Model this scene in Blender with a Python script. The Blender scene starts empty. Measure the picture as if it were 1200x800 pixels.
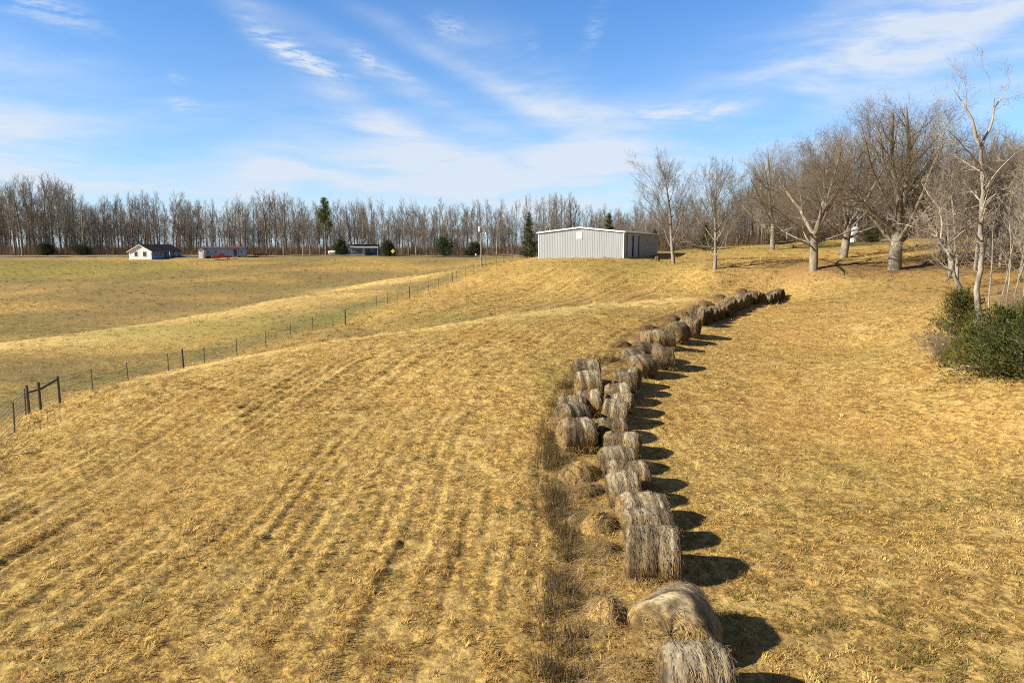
import bpy, math, random
import numpy as np
from mathutils import Vector, Matrix

S = bpy.context.scene
C = S.collection
R = math.radians
ZC = 10.0                      # camera height above the datum
FPX = 820.0                    # focal length in photo pixels (1200 wide)
PITCH = math.atan(108.0 / FPX)

# ------------------------------------------------------------------ camera
cam = bpy.data.cameras.new('camera')
camo = bpy.data.objects.new('camera', cam)
C.objects.link(camo)
camo.location = (0, 0, ZC)
camo.rotation_euler = (math.pi / 2 - PITCH, 0, 0)
cam.sensor_width = 36.0
cam.lens = FPX / 1200 * 36.0
cam.clip_start = 0.1
cam.clip_end = 6000
S.camera = camo

# ------------------------------------------------------------------ light
SUN_EL = R(30)
SUN_TO = Vector((-0.955, -0.30, 0)).normalized()      # horizontal direction towards the sun
sun_dir = Vector((SUN_TO.x * math.cos(SUN_EL), SUN_TO.y * math.cos(SUN_EL), math.sin(SUN_EL)))
sl = bpy.data.lights.new('sun', 'SUN')
sl.energy = 5.0
sl.angle = R(0.53)
sl.color = (1.0, 0.935, 0.80)
so = bpy.data.objects.new('sun', sl)
C.objects.link(so)
so.location = sun_dir * 300
so.rotation_euler = sun_dir.to_track_quat('Z', 'Y').to_euler()

S.view_settings.view_transform = 'Standard'
S.view_settings.look = 'None'
S.view_settings.gamma = 1
S.view_settings.use_curve_mapping = False
S.view_settings.exposure = 1.0
S.cycles.use_denoising = False
S.cycles.pixel_filter_type = 'BLACKMAN_HARRIS'
S.cycles.filter_width = 1.0
S.cycles.max_bounces = 6
S.cycles.diffuse_bounces = 3
S.cycles.glossy_bounces = 2
S.cycles.transmission_bounces = 3
S.cycles.transparent_max_bounces = 4

class NT:
    """small wrapper for building node trees"""
    def __init__(s, nt):
        s.t = nt
    def n(s, typ, **kw):
        nd = s.t.nodes.new(typ)
        for k, v in kw.items():
            setattr(nd, k, v)
        return nd
    def link(s, a, b):
        s.t.links.new(a, b)
    def setin(s, sock, v):
        if hasattr(v, 'links') or isinstance(v, bpy.types.NodeSocket):
            s.t.links.new(v, sock)
        else:
            sock.default_value = v
    def math(s, op, a, b=None, c=None, clamp=False):
        nd = s.n('ShaderNodeMath', operation=op, use_clamp=clamp)
        s.setin(nd.inputs[0], a)
        if b is not None: s.setin(nd.inputs[1], b)
        if c is not None: s.setin(nd.inputs[2], c)
        return nd.outputs[0]
    def mix(s, f, a, b, blend='MIX'):
        nd = s.n('ShaderNodeMix', data_type='RGBA', blend_type=blend)
        s.setin(nd.inputs[0], f)
        s.setin(nd.inputs[6], a if not isinstance(a, tuple) else a + (1,) * (4 - len(a)))
        s.setin(nd.inputs[7], b if not isinstance(b, tuple) else b + (1,) * (4 - len(b)))
        return nd.outputs[2]
    def noise(s, vec, scale, detail=4, rough=0.55, dist=0.0):
        nd = s.n('ShaderNodeTexNoise')
        if vec is not None: s.link(vec, nd.inputs['Vector'])
        nd.inputs['Scale'].default_value = scale
        nd.inputs['Detail'].default_value = detail
        nd.inputs['Roughness'].default_value = rough
        nd.inputs['Distortion'].default_value = dist
        return nd.outputs['Fac']
    def ramp(s, f, lo, hi, a=0.0, b=1.0, smooth=True):
        nd = s.n('ShaderNodeMapRange', interpolation_type='SMOOTHSTEP' if smooth else 'LINEAR')
        s.setin(nd.inputs['Value'], f)
        nd.inputs['From Min'].default_value = lo
        nd.inputs['From Max'].default_value = hi
        nd.inputs['To Min'].default_value = a
        nd.inputs['To Max'].default_value = b
        return nd.outputs['Result']
    def mapping(s, vec, scale=(1, 1, 1), rot=(0, 0, 0), loc=(0, 0, 0)):
        nd = s.n('ShaderNodeMapping')
        s.link(vec, nd.inputs['Vector'])
        nd.inputs['Scale'].default_value = scale
        nd.inputs['Rotation'].default_value = rot
        nd.inputs['Location'].default_value = loc
        return nd.outputs['Vector']
    def comb(s, x, y, z=0.0):
        nd = s.n('ShaderNodeCombineXYZ')
        s.setin(nd.inputs[0], x); s.setin(nd.inputs[1], y); s.setin(nd.inputs[2], z)
        return nd.outputs[0]

def px_azel(px, py):
    u = (px - 600) / FPX; v = (400 - py) / FPX
    d = Vector((u, math.cos(PITCH) + v * math.sin(PITCH), -math.sin(PITCH) + v * math.cos(PITCH))).normalized()
    return math.degrees(math.atan2(d.x, d.y)), math.degrees(math.asin(d.z))

W = bpy.data.worlds.new('World')
S.world = W
W.use_nodes = True
W.node_tree.nodes.clear()
w = NT(W.node_tree)
wo = w.n('ShaderNodeOutputWorld')
bg = w.n('ShaderNodeBackground')
bg.inputs['Strength'].default_value = 0.071
w.link(bg.outputs[0], wo.inputs[0])
sky = w.n('ShaderNodeTexSky', sky_type='NISHITA')
sky.sun_disc = False
sky.sun_elevation = SUN_EL
sky.sun_rotation = math.atan2(SUN_TO.x, SUN_TO.y)
sky.altitude = 200
sky.air_density = 1.0
sky.dust_density = 0.25
sky.ozone_density = 2.2
tc = w.n('ShaderNodeTexCoord')
sx = w.n('ShaderNodeSeparateXYZ')
w.link(tc.outputs['Generated'], sx.inputs[0])
AZ = w.math('MULTIPLY', w.math('ARCTAN2', sx.outputs[0], sx.outputs[1]), 180 / math.pi)
EL = w.math('MULTIPLY', w.math('ARCSINE', sx.outputs[2]), 180 / math.pi)
AE = w.comb(AZ, EL)
# thin cirrus veils: noise in a layer, stretched along the wind
warp = w.n('ShaderNodeTexNoise'); w.link(w.mapping(AE, (0.03, 0.06, 1)), warp.inputs['Vector'])
warp.inputs['Scale'].default_value = 1.0; warp.inputs['Detail'].default_value = 3
wv = w.n('ShaderNodeVectorMath', operation='MULTIPLY_ADD')
w.link(warp.outputs['Color'], wv.inputs[0]); wv.inputs[1].default_value = (9, 6, 0); w.link(AE, wv.inputs[2])
veil1 = w.noise(w.mapping(wv.outputs[0], (0.028, 0.085, 1), (0, 0, R(-14)), (3.1, 0.4, 0)), 1.0, 6, 0.5)
veil2 = w.noise(w.mapping(wv.outputs[0], (0.03, 0.20, 1), (0, 0, R(24)), (7.7, 2.4, 0)), 1.0, 7, 0.55)
fine = w.noise(w.mapping(wv.outputs[0], (0.10, 0.55, 1), (0, 0, R(16)), (1.3, 8.0, 0)), 1.0, 8, 0.6)

def blob(px, py, sxp, syp, rot):
    """soft elliptical patch of the sky around a direction, sizes in degrees"""
    a, e = px_azel(px, py)
    da = w.math('SUBTRACT', AZ, a); de = w.math('SUBTRACT', EL, e)
    c, s_ = math.cos(R(rot)), math.sin(R(rot))
    u = w.math('ADD', w.math('MULTIPLY', da, c / sxp), w.math('MULTIPLY', de, s_ / sxp))
    v = w.math('ADD', w.math('MULTIPLY', da, -s_ / syp), w.math('MULTIPLY', de, c / syp))
    q = w.math('ADD', w.math('MULTIPLY', u, u), w.math('MULTIPLY', v, v))
    return w.math('EXPONENT', w.math('MULTIPLY', q, -1.0))
def addall(xs):
    r = xs[0]
    for x in xs[1:]: r = w.math('ADD', r, x)
    return r
# broad veils where the cirrostratus is thick
broad = addall([w.math('MULTIPLY', blob(*b[:5]), b[5]) for b in [
    (40, 190, 24, 4.0, -8, 0.75), (330, 205, 20, 3.6, -6, 0.75), (560, 188, 14, 2.6, 4, 0.36), (450, 160, 9, 1.4, -20, .40), (300, 165, 12, 1.5, -12, .35), (470, 150, 7, 1.2, -24, .5),
    (650, 115, 8, 2.2, -28, 0.6), (560, 90, 9, 0.8, -26, .5), (960, 100, 18, 2.8, 17, 0.85), (1130, 60, 15, 5.0, 14, 0.70), (1080, 140, 16, 3.0, 10, .5),
    (30, 75, 9, 1.6, -6, 0.35), (470, 95, 8, 0.9, -24, 0.6), (640, 225, 30, 3.0, 0, 0.45), (300, 20, 10, 1.2, -40, .3)]])
veil = w.math('MULTIPLY', broad, w.math('ADD', w.ramp(veil1, 0.30, 0.66), w.math('MULTIPLY', w.ramp(veil2, 0.35, 0.7), 0.6)))
veil = w.math('MULTIPLY', veil, w.ramp(fine, 0.30, 0.70, 0.25, 1.2))
# crisp little wisps
wisps = addall([w.math('MULTIPLY', blob(*b[:5]), b[5]) for b in [
    (335, 58, 2.9, 0.75, -28, 1.0), (372, 76, 2.4, 0.6, -20, 0.9), (428, 70, 1.0, 0.7, -40, 0.8), (455, 80, 2.6, 0.35, -24, 0.5),
    (528, 34, 1.5, 0.75, -18, 0.75), (213, 122, 0.75, 0.42, -10, 1.0), (208, 92, 0.6, 0.3, -10, 0.45),
    (40, 5, 3.2, 0.9, -12, 0.9), (790, 134, 4.6, 0.75, 3, 0.85), (845, 131, 2.2, 0.3, 3, 0.6),
    (697, 34, 0.55, 1.5, -20, 0.45), (622, 46, 0.5, 0.8, 20, 0.3)]])
fine2 = w.noise(w.mapping(wv.outputs[0], (0.42, 2.2, 1), (0, 0, R(22)), (4.3, 1.0, 0)), 1.0, 9, 0.68)
wisp = w.math('MULTIPLY', w.math('MULTIPLY', wisps, w.ramp(fine2, 0.36, 0.66)), 0.85)
cloud = w.math('MINIMUM', w.math('ADD', veil, wisp), 0.92)
# haze towards the horizon is part of the sky itself
hz = w.math('MULTIPLY', w.math('EXPONENT', w.math('MULTIPLY', w.math('MAXIMUM', EL, 0.0), -0.115)), 0.66)
hs = w.n('ShaderNodeHueSaturation')
hs.inputs['Hue'].default_value = 0.502
hs.inputs['Saturation'].default_value = 1.22
hs.inputs['Value'].default_value = 1.0
w.link(sky.outputs[0], hs.inputs['Color'])
CLOUD = (5.2, 5.75, 6.5)
azure = w.mix(1.0, hs.outputs[0], (0.70, 1.05, 1.36), 'MULTIPLY')
base = w.mix(hz, azure, (4.2, 5.5, 7.2))
# unseen veil added overhead and behind the camera to neutralise and darken shadows
over = w.math('MAXIMUM', w.ramp(EL, 27, 48), w.math('MULTIPLY', w.ramp(sx.outputs[1], 0.15, -0.35), w.ramp(EL, 0, 8)))
over = w.math('MULTIPLY', over, w.ramp(veil1, 0.2, 0.75, 0.45, 0.85))
base = w.mix(over, base, (1.05, 0.98, 0.95))
col = w.mix(cloud, base, CLOUD)
w.link(col, bg.inputs['Color'])

# ------------------------------------------------------------------ terrain
def px_at(px, py, D):
    """world point on the sight line of a photo pixel at depth D"""
    u = (px - 600) / FPX; v = (400 - py) / FPX
    dy = math.cos(PITCH) + v * math.sin(PITCH)
    dz = -math.sin(PITCH) + v * math.cos(PITCH)
    return (u / dy * D, D, ZC + dz / dy * D)

CP = []
def cp(px, py, D): CP.append(px_at(px, py, D))
def cw(x, y, z): CP.append((x, y, z + ZC))
# near slope below the camera
for px in (0, 300, 600, 900, 1200):
    cp(px, 800, 14.0)
for px, py, D in [(0,650,19.9),(300,650,20),(600,650,20.1),(900,650,20),(1200,650,19.2),
                  (150,540,28.2),(350,540,28),(600,540,27.6),(850,540,28),(1050,540,27.5),(1200,540,26),
                  (120,456,38),(160,445,42),(250,425,46.5),(350,408,52),(250,470,35.8),(400,460,37.5),(550,455,37),(650,460,35.5),(820,470,36.0),(950,470,35.6),(1080,460,34.5),
                  (300,414,49.5),(400,400,53.5),(470,389,55),(530,379,57),(590,370,59.5),(640,363.5,62),(700,356.5,66),(760,350.5,71),(815,346.5,77),
                  # swale behind the near lobe
                  (430,391,67),(540,370,76),(650,358,82),(740,347,88),
                  # barn knoll
                  (400,388,67),(460,363,80),(520,343,95),(570,322,110),(600,311,121),(630,304,124),(683,303.5,117),(735,304,116),(770,305,118),(690,318,101),(600,330,102),(640,340,95),(730,334,97),
                  (640,300,140),(720,300,140),(800,300,132),
                  # fence line and the drop beside the lobe
                  (-40,545,28.5),(0,522,31),(50,482,38.5),(130,455,46),(215,434,52.5),(310,408,62),(415,377,78),(480,350,97),(530,331,113),(600,306,142),
                  # hidden bottoms of the swale
                  (330,411,58),(400,407,61),(470,396,63),(540,384,66),(640,369,71),(700,361,75),(760,354.5,80),
                  # valley
                  (0,452,48),(0,430,60),(150,409,70),(0,404,76),(100,390,84),(230,370,94),(330,350,110),(450,328,134),(540,313,160),
                  (0,403,90),(100,392,97),(230,372,107),(330,352,124),(450,330,149),(540,314,173),
                  (0,380,105),(100,368,113),(230,352,125),(330,338,141),(450,320,166),(0,350,128),(100,332,147),(230,325,156),(0,322,168),(200,318,172),(400,309,187),(300,304,201),(560,306,190),(600,300,215),
                  (0,303,205),(150,301,212),(300,300.5,215),(450,300.5,212),(560,299,230),
                  # right meadow
                  (800,440,41.5),(770,415,46),(800,392,53),(835,374,65),(880,357,79),(910,347,91),(860,330,95),(800,331,97),(838,317,97),(790,309,108),(900,318,97),
                  (1000,410,49),(930,385,56.5),(1000,360,66),(955,318,92),(1048,317,90),(988,303,112),(900,292,138),(1000,287,138),(1100,296,105),(1060,340,72),
                  (1140,395,41.5),(1120,355,54),(1100,420,39.5),(1150,450,32.5),(1200,430,34),(1200,470,29.5),(1180,340,58),(1200,310,85)]:
    cp(px, py, D)
for x, y, z in [(0,6,-9.2),(-15,0,-9.4),(15,0,-8.8),(0,-40,-10),(-60,-20,-10.5),(60,-20,-8),(-70,60,-10),(-90,120,-9),(-220,100,-6),(-260,215,-2.5),
                (70,60,-3),(110,110,1.5),(60,170,2.5),(0,230,-1.5),(-100,280,-2),(120,230,4),(250,150,5),(-250,400,-2),(0,420,0),(250,400,6),
                (-600,0,-4),(600,0,2),(0,-600,-8),(0,900,2),(-700,700,0),(700,700,5)]:
    cw(x, y, z)
CP = np.array(CP)
TS = 40.0
def _k(r2): return np.where(r2 > 0, 0.5 * r2 * np.log(np.maximum(r2, 1e-12)), 0.0)
def _fit():
    P = CP[:, :2] / TS; n = len(P)
    d2 = ((P[:, None] - P[None]) ** 2).sum(-1)
    A = np.zeros((n + 3, n + 3))
    A[:n, :n] = _k(d2) + np.eye(n) * 0.004
    A[:n, n] = 1; A[:n, n + 1:] = P; A[n, :n] = 1; A[n + 1:, :n] = P.T
    b = np.zeros(n + 3); b[:n] = CP[:, 2]
    return P, np.linalg.solve(A, b)
TP, TW = _fit()
def terr(x, y):
    """smooth terrain height, vectorised"""
    x = np.atleast_1d(np.asarray(x, float)) / TS; y = np.atleast_1d(np.asarray(y, float)) / TS
    out = np.empty(x.shape)
    n = len(TP)
    for a in range(0, len(x), 20000):
        xs, ys = x[a:a + 20000], y[a:a + 20000]
        d2 = (xs[:, None] - TP[None, :, 0]) ** 2 + (ys[:, None] - TP[None, :, 1]) ** 2
        out[a:a + 20000] = _k(d2) @ TW[:n] + TW[n] + TW[n + 1] * xs + TW[n + 2] * ys
    return np.clip(out, -14, 22)

def ground_px(px, py, dmin=8, dmax=400):
    """where the sight line of a pixel first meets the terrain"""
    D = np.concatenate([np.arange(dmin, 60, 0.1), np.arange(60, dmax, 0.4)])
    u = (px - 600) / FPX; v = (400 - py) / FPX
    dy = math.cos(PITCH) + v * math.sin(PITCH); dz = -math.sin(PITCH) + v * math.cos(PITCH)
    x = u / dy * D; z = ZC + dz / dy * D
    h = terr(x, D)
    i = np.where(z <= h)[0]
    if len(i) == 0: i = [len(D) - 1]
    k = i[0]
    return Vector((x[k], D[k], h[k]))

# value noise in numpy, used for relief, grass density and colours
def vnoise(x, y, seed=0):
    xi = np.floor(x).astype(np.int64); yi = np.floor(y).astype(np.int64)
    fx = x - xi; fy = y - yi
    fx = fx * fx * (3 - 2 * fx); fy = fy * fy * (3 - 2 * fy)
    def h(a, b):
        n = (a * 374761393 + b * 668265263 + seed * 974634777) & 0x7fffffff
        n = ((n ^ (n >> 13)) * 1274126177) & 0x7fffffff
        n = (n ^ (n >> 16)) & 0xffff
        return n / 65535.0
    return (h(xi, yi) * (1 - fx) + h(xi + 1, yi) * fx) * (1 - fy) + (h(xi, yi + 1) * (1 - fx) + h(xi + 1, yi + 1) * fx) * fy
def fbm(x, y, seed=0, o=4):
    r = 0; a = 0.5; t = 0
    for i in range(o):
        r = r + a * vnoise(x, y, seed + i * 17); t += a; a *= 0.5; x = x * 2.03 + 11.3; y = y * 2.03 + 5.7
    return r / t

# the line of hay bales: pixels of the bale feet
ROWPX = [(808,832),(790,757),(764,676),(762,642),(747,614),(739,590),(731,571),(727,554),(723,536),(721,519),(722,501),(724,482),(728,463),
         (733,449),(752,438),(771,430),(777,416),(783,405),(800,394),(816,382),(835,374),(858,365),(882,357),(907,348.5)]
ROW = [ground_px(*p) for p in ROWPX]
_a = ROW[0] + (ROW[0] - ROW[3]) * 3.0
ROWX = np.array([[_a.x + 1, -6.0]] + [[p.x, p.y] for p in ROW] + [[ROW[-1].x + 25, ROW[-1].y + 22]])
# smooth the polyline a little
def _smooth(P, it=2):
    for _ in range(it):
        Q = [P[0]]
        for a, b in zip(P[:-1], P[1:]):
            Q += [a * .75 + b * .25, a * .25 + b * .75]
        P = np.array(Q + [P[-1]])
    return P
ROWS = _smooth(ROWX)
_seg = np.sqrt(((ROWS[1:] - ROWS[:-1]) ** 2).sum(1)); ROWL = np.concatenate([[0], np.cumsum(_seg)])
def rowdist(x, y):
    """signed distance to the bale line (negative on its left) and the length along it"""
    x = np.asarray(x, float); y = np.asarray(y, float)
    best = np.full(x.shape, 1e9); sg = np.ones(x.shape); al = np.zeros(x.shape)
    for i in range(len(ROWS) - 1):
        a = ROWS[i]; d = ROWS[i + 1] - a; L = _seg[i]
        t = np.clip(((x - a[0]) * d[0] + (y - a[1]) * d[1]) / (L * L), 0, 1)
        qx = x - a[0] - t * d[0]; qy = y - a[1] - t * d[1]
        r = np.sqrt(qx * qx + qy * qy); c = np.sign(d[1] * qx - d[0] * qy)
        m = r < best
        best = np.where(m, r, best); sg = np.where(m, c, sg); al = np.where(m, ROWL[i] + t * L, al)
    return best * sg, al

def swath(s, al, wob):
    """uneven mower tracks running with the bale line, about -1 .. 1"""
    a = vnoise(s * 2.3 + wob * .5, al * 0.045, 141) - .5
    b = vnoise(s * 4.6 + 9, al * 0.09, 143) - .5
    c = np.sin((s + wob * 0.35) / 0.62 * 2 * np.pi) * .5 * vnoise(s * .5, al * .1, 145)
    return a * 1.45 + b * .7 + c

def relief(x, y):
    """mower swaths and tussocky small relief on top of the terrain, plus the masks used for colour"""
    x = np.asarray(x, float); y = np.asarray(y, float)
    s, al = rowdist(x, y)
    dist = np.sqrt(x * x + y * y)
    left = 1 / (1 + np.exp((s + 2.6) * 3))                # mown hay field left of the bales
    fz = fence_side(x, y)
    left = left * (fz > 0)
    wob = (fbm(x * 0.25, y * 0.25, 5, 3) - .5) * 1.2
    ph = (s + wob * 0.35) / 0.62
    amp = 0.014 + 0.030 * np.clip(fbm(x * 0.10, y * 0.10, 9, 3) * 3.0 - 1.0, 0, 1)
    rows = swath(s, al, wob) * amp * 1.9 * left
    kn = np.exp(-((x - 6) / 24) ** 2 - ((y - 92) / 22) ** 2)
    rows = rows * (1 - kn) + kn * left * .16 * swath(s * .6 + 5, al * .6, wob)
    fade = 1 / (1 + (dist / 130) ** 4)
    z = rows * fade
    z = z + (fbm(x * 2.7, y * 2.7, 31, 3) - .5) * 0.085 * fade + (fbm(x * 0.7, y * 0.7, 33, 2) - .5) * .12 * fade
    z = z + (fbm(x * 0.16, y * 0.16, 41, 3) - .5) * 0.35 * np.clip(dist / 60, 0.25, 1)
    trash = np.exp(-((s + 2.1) / 0.70) ** 2) * np.clip(1.6 - al / 70, 0.25, 1)
    z = z + (fbm(x * 2.2, y * 2.2, 51, 3) - .5) * 0.30 * trash - 0.16 * np.exp(-((s + 2.9) / 0.5) ** 2) * fade
    return z, s, al, left, trash

FENCEPX = [(-60,556),(-25,536),(3,519),(22,502),(34,483),(70,470),(130,455),(215,434),(310,408),(415,377),(480,350),(530,331),(560,320),(600,306)]
_fd = [27,29,31,33.5,37.5,39.5,46,52.5,62,78,97,113,124,142]
FENCE = np.array([px_at(p[0], p[1], d)[:2] for p, d in zip(FENCEPX, _fd)])
def fence_side(x, y):
    """> 0 on the camera's side of the wire fence"""
    xf = np.interp(y, FENCE[:, 1], FENCE[:, 0], left=-40, right=40)
    xf = np.where(y < FENCE[0, 1], FENCE[0, 0] + (y - FENCE[0, 1]) * 0.2, xf)
    return x - xf
def zat(x, y):
    z = terr([x], [y]); r = relief(np.array([x]), np.array([y]))[0]
    return float(z[0] + r[0])

# ------------------------------------------------------------------ helpers
def tag(o, label=None, cat=None, group=None, kind=None):
    if label: o['label'] = label
    if cat: o['category'] = cat
    if group: o['group'] = group
    if kind: o['kind'] = kind
    return o
def link_mesh(name, me, parent=None, loc=None, rotz=None):
    o = bpy.data.objects.new(name, me); C.objects.link(o)
    if parent is not None: o.parent = parent
    if loc is not None: o.location = loc
    if rotz is not None: o.rotation_euler = (0, 0, rotz)
    return o
def empty(name, loc, rotz=0.0):
    o = bpy.data.objects.new(name, None); C.objects.link(o)
    o.empty_display_size = 0.2
    o.location = loc; o.rotation_euler = (0, 0, rotz)
    return o
def copy_tree(o, parent=None):
    c = o.copy(); C.objects.link(c)
    if parent is not None: c.parent = parent
    for ch in list(o.children): copy_tree(ch, c)
    return c
def mesh_np(name, V, F, mat=None, smooth=False, cols=None):
    """mesh from arrays; F is a list of int arrays (n x k); cols per-vertex rgb"""
    me = bpy.data.meshes.new(name)
    V = np.asarray(V, np.float32)
    F = [np.asarray(f, np.int32) for f in F if len(f)]
    me.vertices.add(len(V)); me.vertices.foreach_set('co', V.ravel())
    loops = np.concatenate([f.ravel() for f in F])
    tot = np.concatenate([np.full(len(f), f.shape[1], np.int32) for f in F])
    start = np.concatenate([[0], np.cumsum(tot)[:-1]]).astype(np.int32)
    me.loops.add(len(loops)); me.loops.foreach_set('vertex_index', loops)
    me.polygons.add(len(tot)); me.polygons.foreach_set('loop_start', start)
    try: me.polygons.foreach_set('loop_total', tot)
    except Exception: pass
    me.polygons.foreach_set('use_smooth', np.full(len(tot), smooth, bool))
    if cols is not None:
        a = me.attributes.new('col', 'FLOAT_COLOR', 'POINT')
        c4 = np.ones((len(V), 4), np.float32); c4[:, :3] = cols
        a.data.foreach_set('color', c4.ravel())
    me.update(calc_edges=True)
    if mat: me.materials.append(mat)
    return me

class MB:
    """collects boxes, prisms and tubes into one mesh"""
    def __init__(s): s.v = []; s.f = []
    def add(s, vs, fs):
        b = len(s.v); s.v += [tuple(p) for p in vs]; s.f += [[b + i for i in f] for f in fs]
    def box(s, x0, x1, y0, y1, z0, z1):
        s.add([(x0,y0,z0),(x1,y0,z0),(x1,y1,z0),(x0,y1,z0),(x0,y0,z1),(x1,y0,z1),(x1,y1,z1),(x0,y1,z1)],
              [(0,3,2,1),(4,5,6,7),(0,1,5,4),(1,2,6,5),(2,3,7,6),(3,0,4,7)])
    def prism(s, pts, axis, a, b):
        """polygon in the two other axes, extruded along axis from a to b"""
        n = len(pts)
        def mk(p, t): return (t, p[0], p[1]) if axis == 0 else ((p[0], t, p[1]) if axis == 1 else (p[0], p[1], t))
        s.add([mk(p, a) for p in pts] + [mk(p, b) for p in pts],
              [list(range(n))[::-1], [n + i for i in range(n)]] + [(i, (i + 1) % n, n + (i + 1) % n, n + i) for i in range(n)])
    def tube(s, pts, r, n=8, r2=None):
        pts = [Vector(p) for p in pts]; k = len(pts); vs = []
        r2 = r if r2 is None else r2
        for i, p in enumerate(pts):
            d = (pts[min(i + 1, k - 1)] - pts[max(i - 1, 0)]).normalized()
            a = d.orthogonal().normalized() if abs(d.z) > .9 else d.cross(Vector((0, 0, 1))).normalized()
            b = d.cross(a); rr = r + (r2 - r) * i / max(k - 1, 1)
            for j in range(n):
                t = 2 * math.pi * j / n
                vs.append(p + a * (rr * math.cos(t)) + b * (rr * math.sin(t)))
        fs = [[i * n + j, i * n + (j + 1) % n, (i + 1) * n + (j + 1) % n, (i + 1) * n + j] for i in range(k - 1) for j in range(n)]
        fs += [list(range(n))[::-1], [(k - 1) * n + j for j in range(n)]]
        s.add(vs, fs)
    def build(s, name, mat, parent=None, bevel=0.0, smooth=False):
        me = bpy.data.meshes.new(name); me.from_pydata(s.v, [], s.f); me.update()
        if mat: me.materials.append(mat)
        if smooth:
            me.polygons.foreach_set('use_smooth', np.ones(len(me.polygons), bool))
        o = link_mesh(name, me, parent)
        if bevel:
            m = o.modifiers.new('bevel', 'BEVEL'); m.width = bevel; m.segments = 2; m.limit_method = 'ANGLE'
        return o

def mat(name, col, rough=0.8, var=0.0, scale=3.0, metal=0.0, bump=0.0, bscale=20.0, col2=None, coord='Object', vscale=(1, 1, 1), spec=0.3):
    m = bpy.data.materials.new(name); m.use_nodes = True
    t = NT(m.node_tree); p = m.node_tree.nodes['Principled BSDF']
    p.inputs['Roughness'].default_value = rough; p.inputs['Metallic'].default_value = metal
    p.inputs['Specular IOR Level'].default_value = spec
    tcn = t.n('ShaderNodeTexCoord')
    vec = t.mapping(tcn.outputs[coord], vscale)
    if var or col2:
        f = t.ramp(t.noise(vec, scale, 6, 0.6), 0.3, 0.7)
        c2 = col2 or tuple(c * (1 - var) for c in col)
        t.link(t.mix(f, col, c2), p.inputs['Base Color'])
    else:
        p.inputs['Base Color'].default_value = tuple(col) + (1,)
    if bump:
        b = t.n('ShaderNodeBump'); b.inputs['Strength'].default_value = bump; b.inputs['Distance'].default_value = 0.02
        t.link(t.noise(vec, bscale, 5, 0.65), b.inputs['Height']); t.link(b.outputs[0], p.inputs['Normal'])
    return m

def attr_mat(name, rough=0.9, nscale=30.0, lo=0.7, hi=1.15, vscale=(1, 1, 1), bump=0.0, trans=0.0, spec=0.15, tint=0.0):
    """colour carried by the mesh, broken up by noise"""
    m = bpy.data.materials.new(name); m.use_nodes = True
    t = NT(m.node_tree); p = m.node_tree.nodes['Principled BSDF']
    p.inputs['Roughness'].default_value = rough; p.inputs['Specular IOR Level'].default_value = spec
    a = t.n('ShaderNodeAttribute', attribute_name='col')
    tcn = t.n('ShaderNodeTexCoord'); vec = t.mapping(tcn.outputs['Object'], vscale)
    nz = t.noise(vec, nscale, 5, 0.65)
    f = t.ramp(nz, 0.3, 0.7, lo, hi)
    if tint:
        oi = t.n('ShaderNodeObjectInfo'); f = t.math('MULTIPLY', f, t.ramp(oi.outputs['Random'], 0, 1, 1 - tint, 1 + tint * .6, False))
    c = t.mix(1.0, a.outputs['Color'], t.comb(f, f, f), 'MULTIPLY')
    t.link(c, p.inputs['Base Color'])
    if bump:
        b = t.n('ShaderNodeBump'); b.inputs['Strength'].default_value = bump; b.inputs['Distance'].default_value = 0.03
        t.link(nz, b.inputs['Height']); t.link(b.outputs[0], p.inputs['Normal'])
    if trans:
        tr = t.n('ShaderNodeBsdfTranslucent'); t.link(c, tr.inputs['Color'])
        mx = t.n('ShaderNodeMixShader'); mx.inputs[0].default_value = trans
        t.link(p.outputs[0], mx.inputs[1]); t.link(tr.outputs[0], mx.inputs[2])
        t.link(mx.outputs[0], m.node_tree.nodes['Material Output'].inputs['Surface'])
    return m

GOLD = np.array([0.56, 0.355, 0.098]); PALE = np.array([0.74, 0.535, 0.205]); BROWN = np.array([0.21, 0.115, 0.038])
RUST = np.array([0.40, 0.20, 0.055]); GREEN = np.array([0.17, 0.165, 0.04]); GREY = np.array([0.40, 0.36, 0.29])

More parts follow.
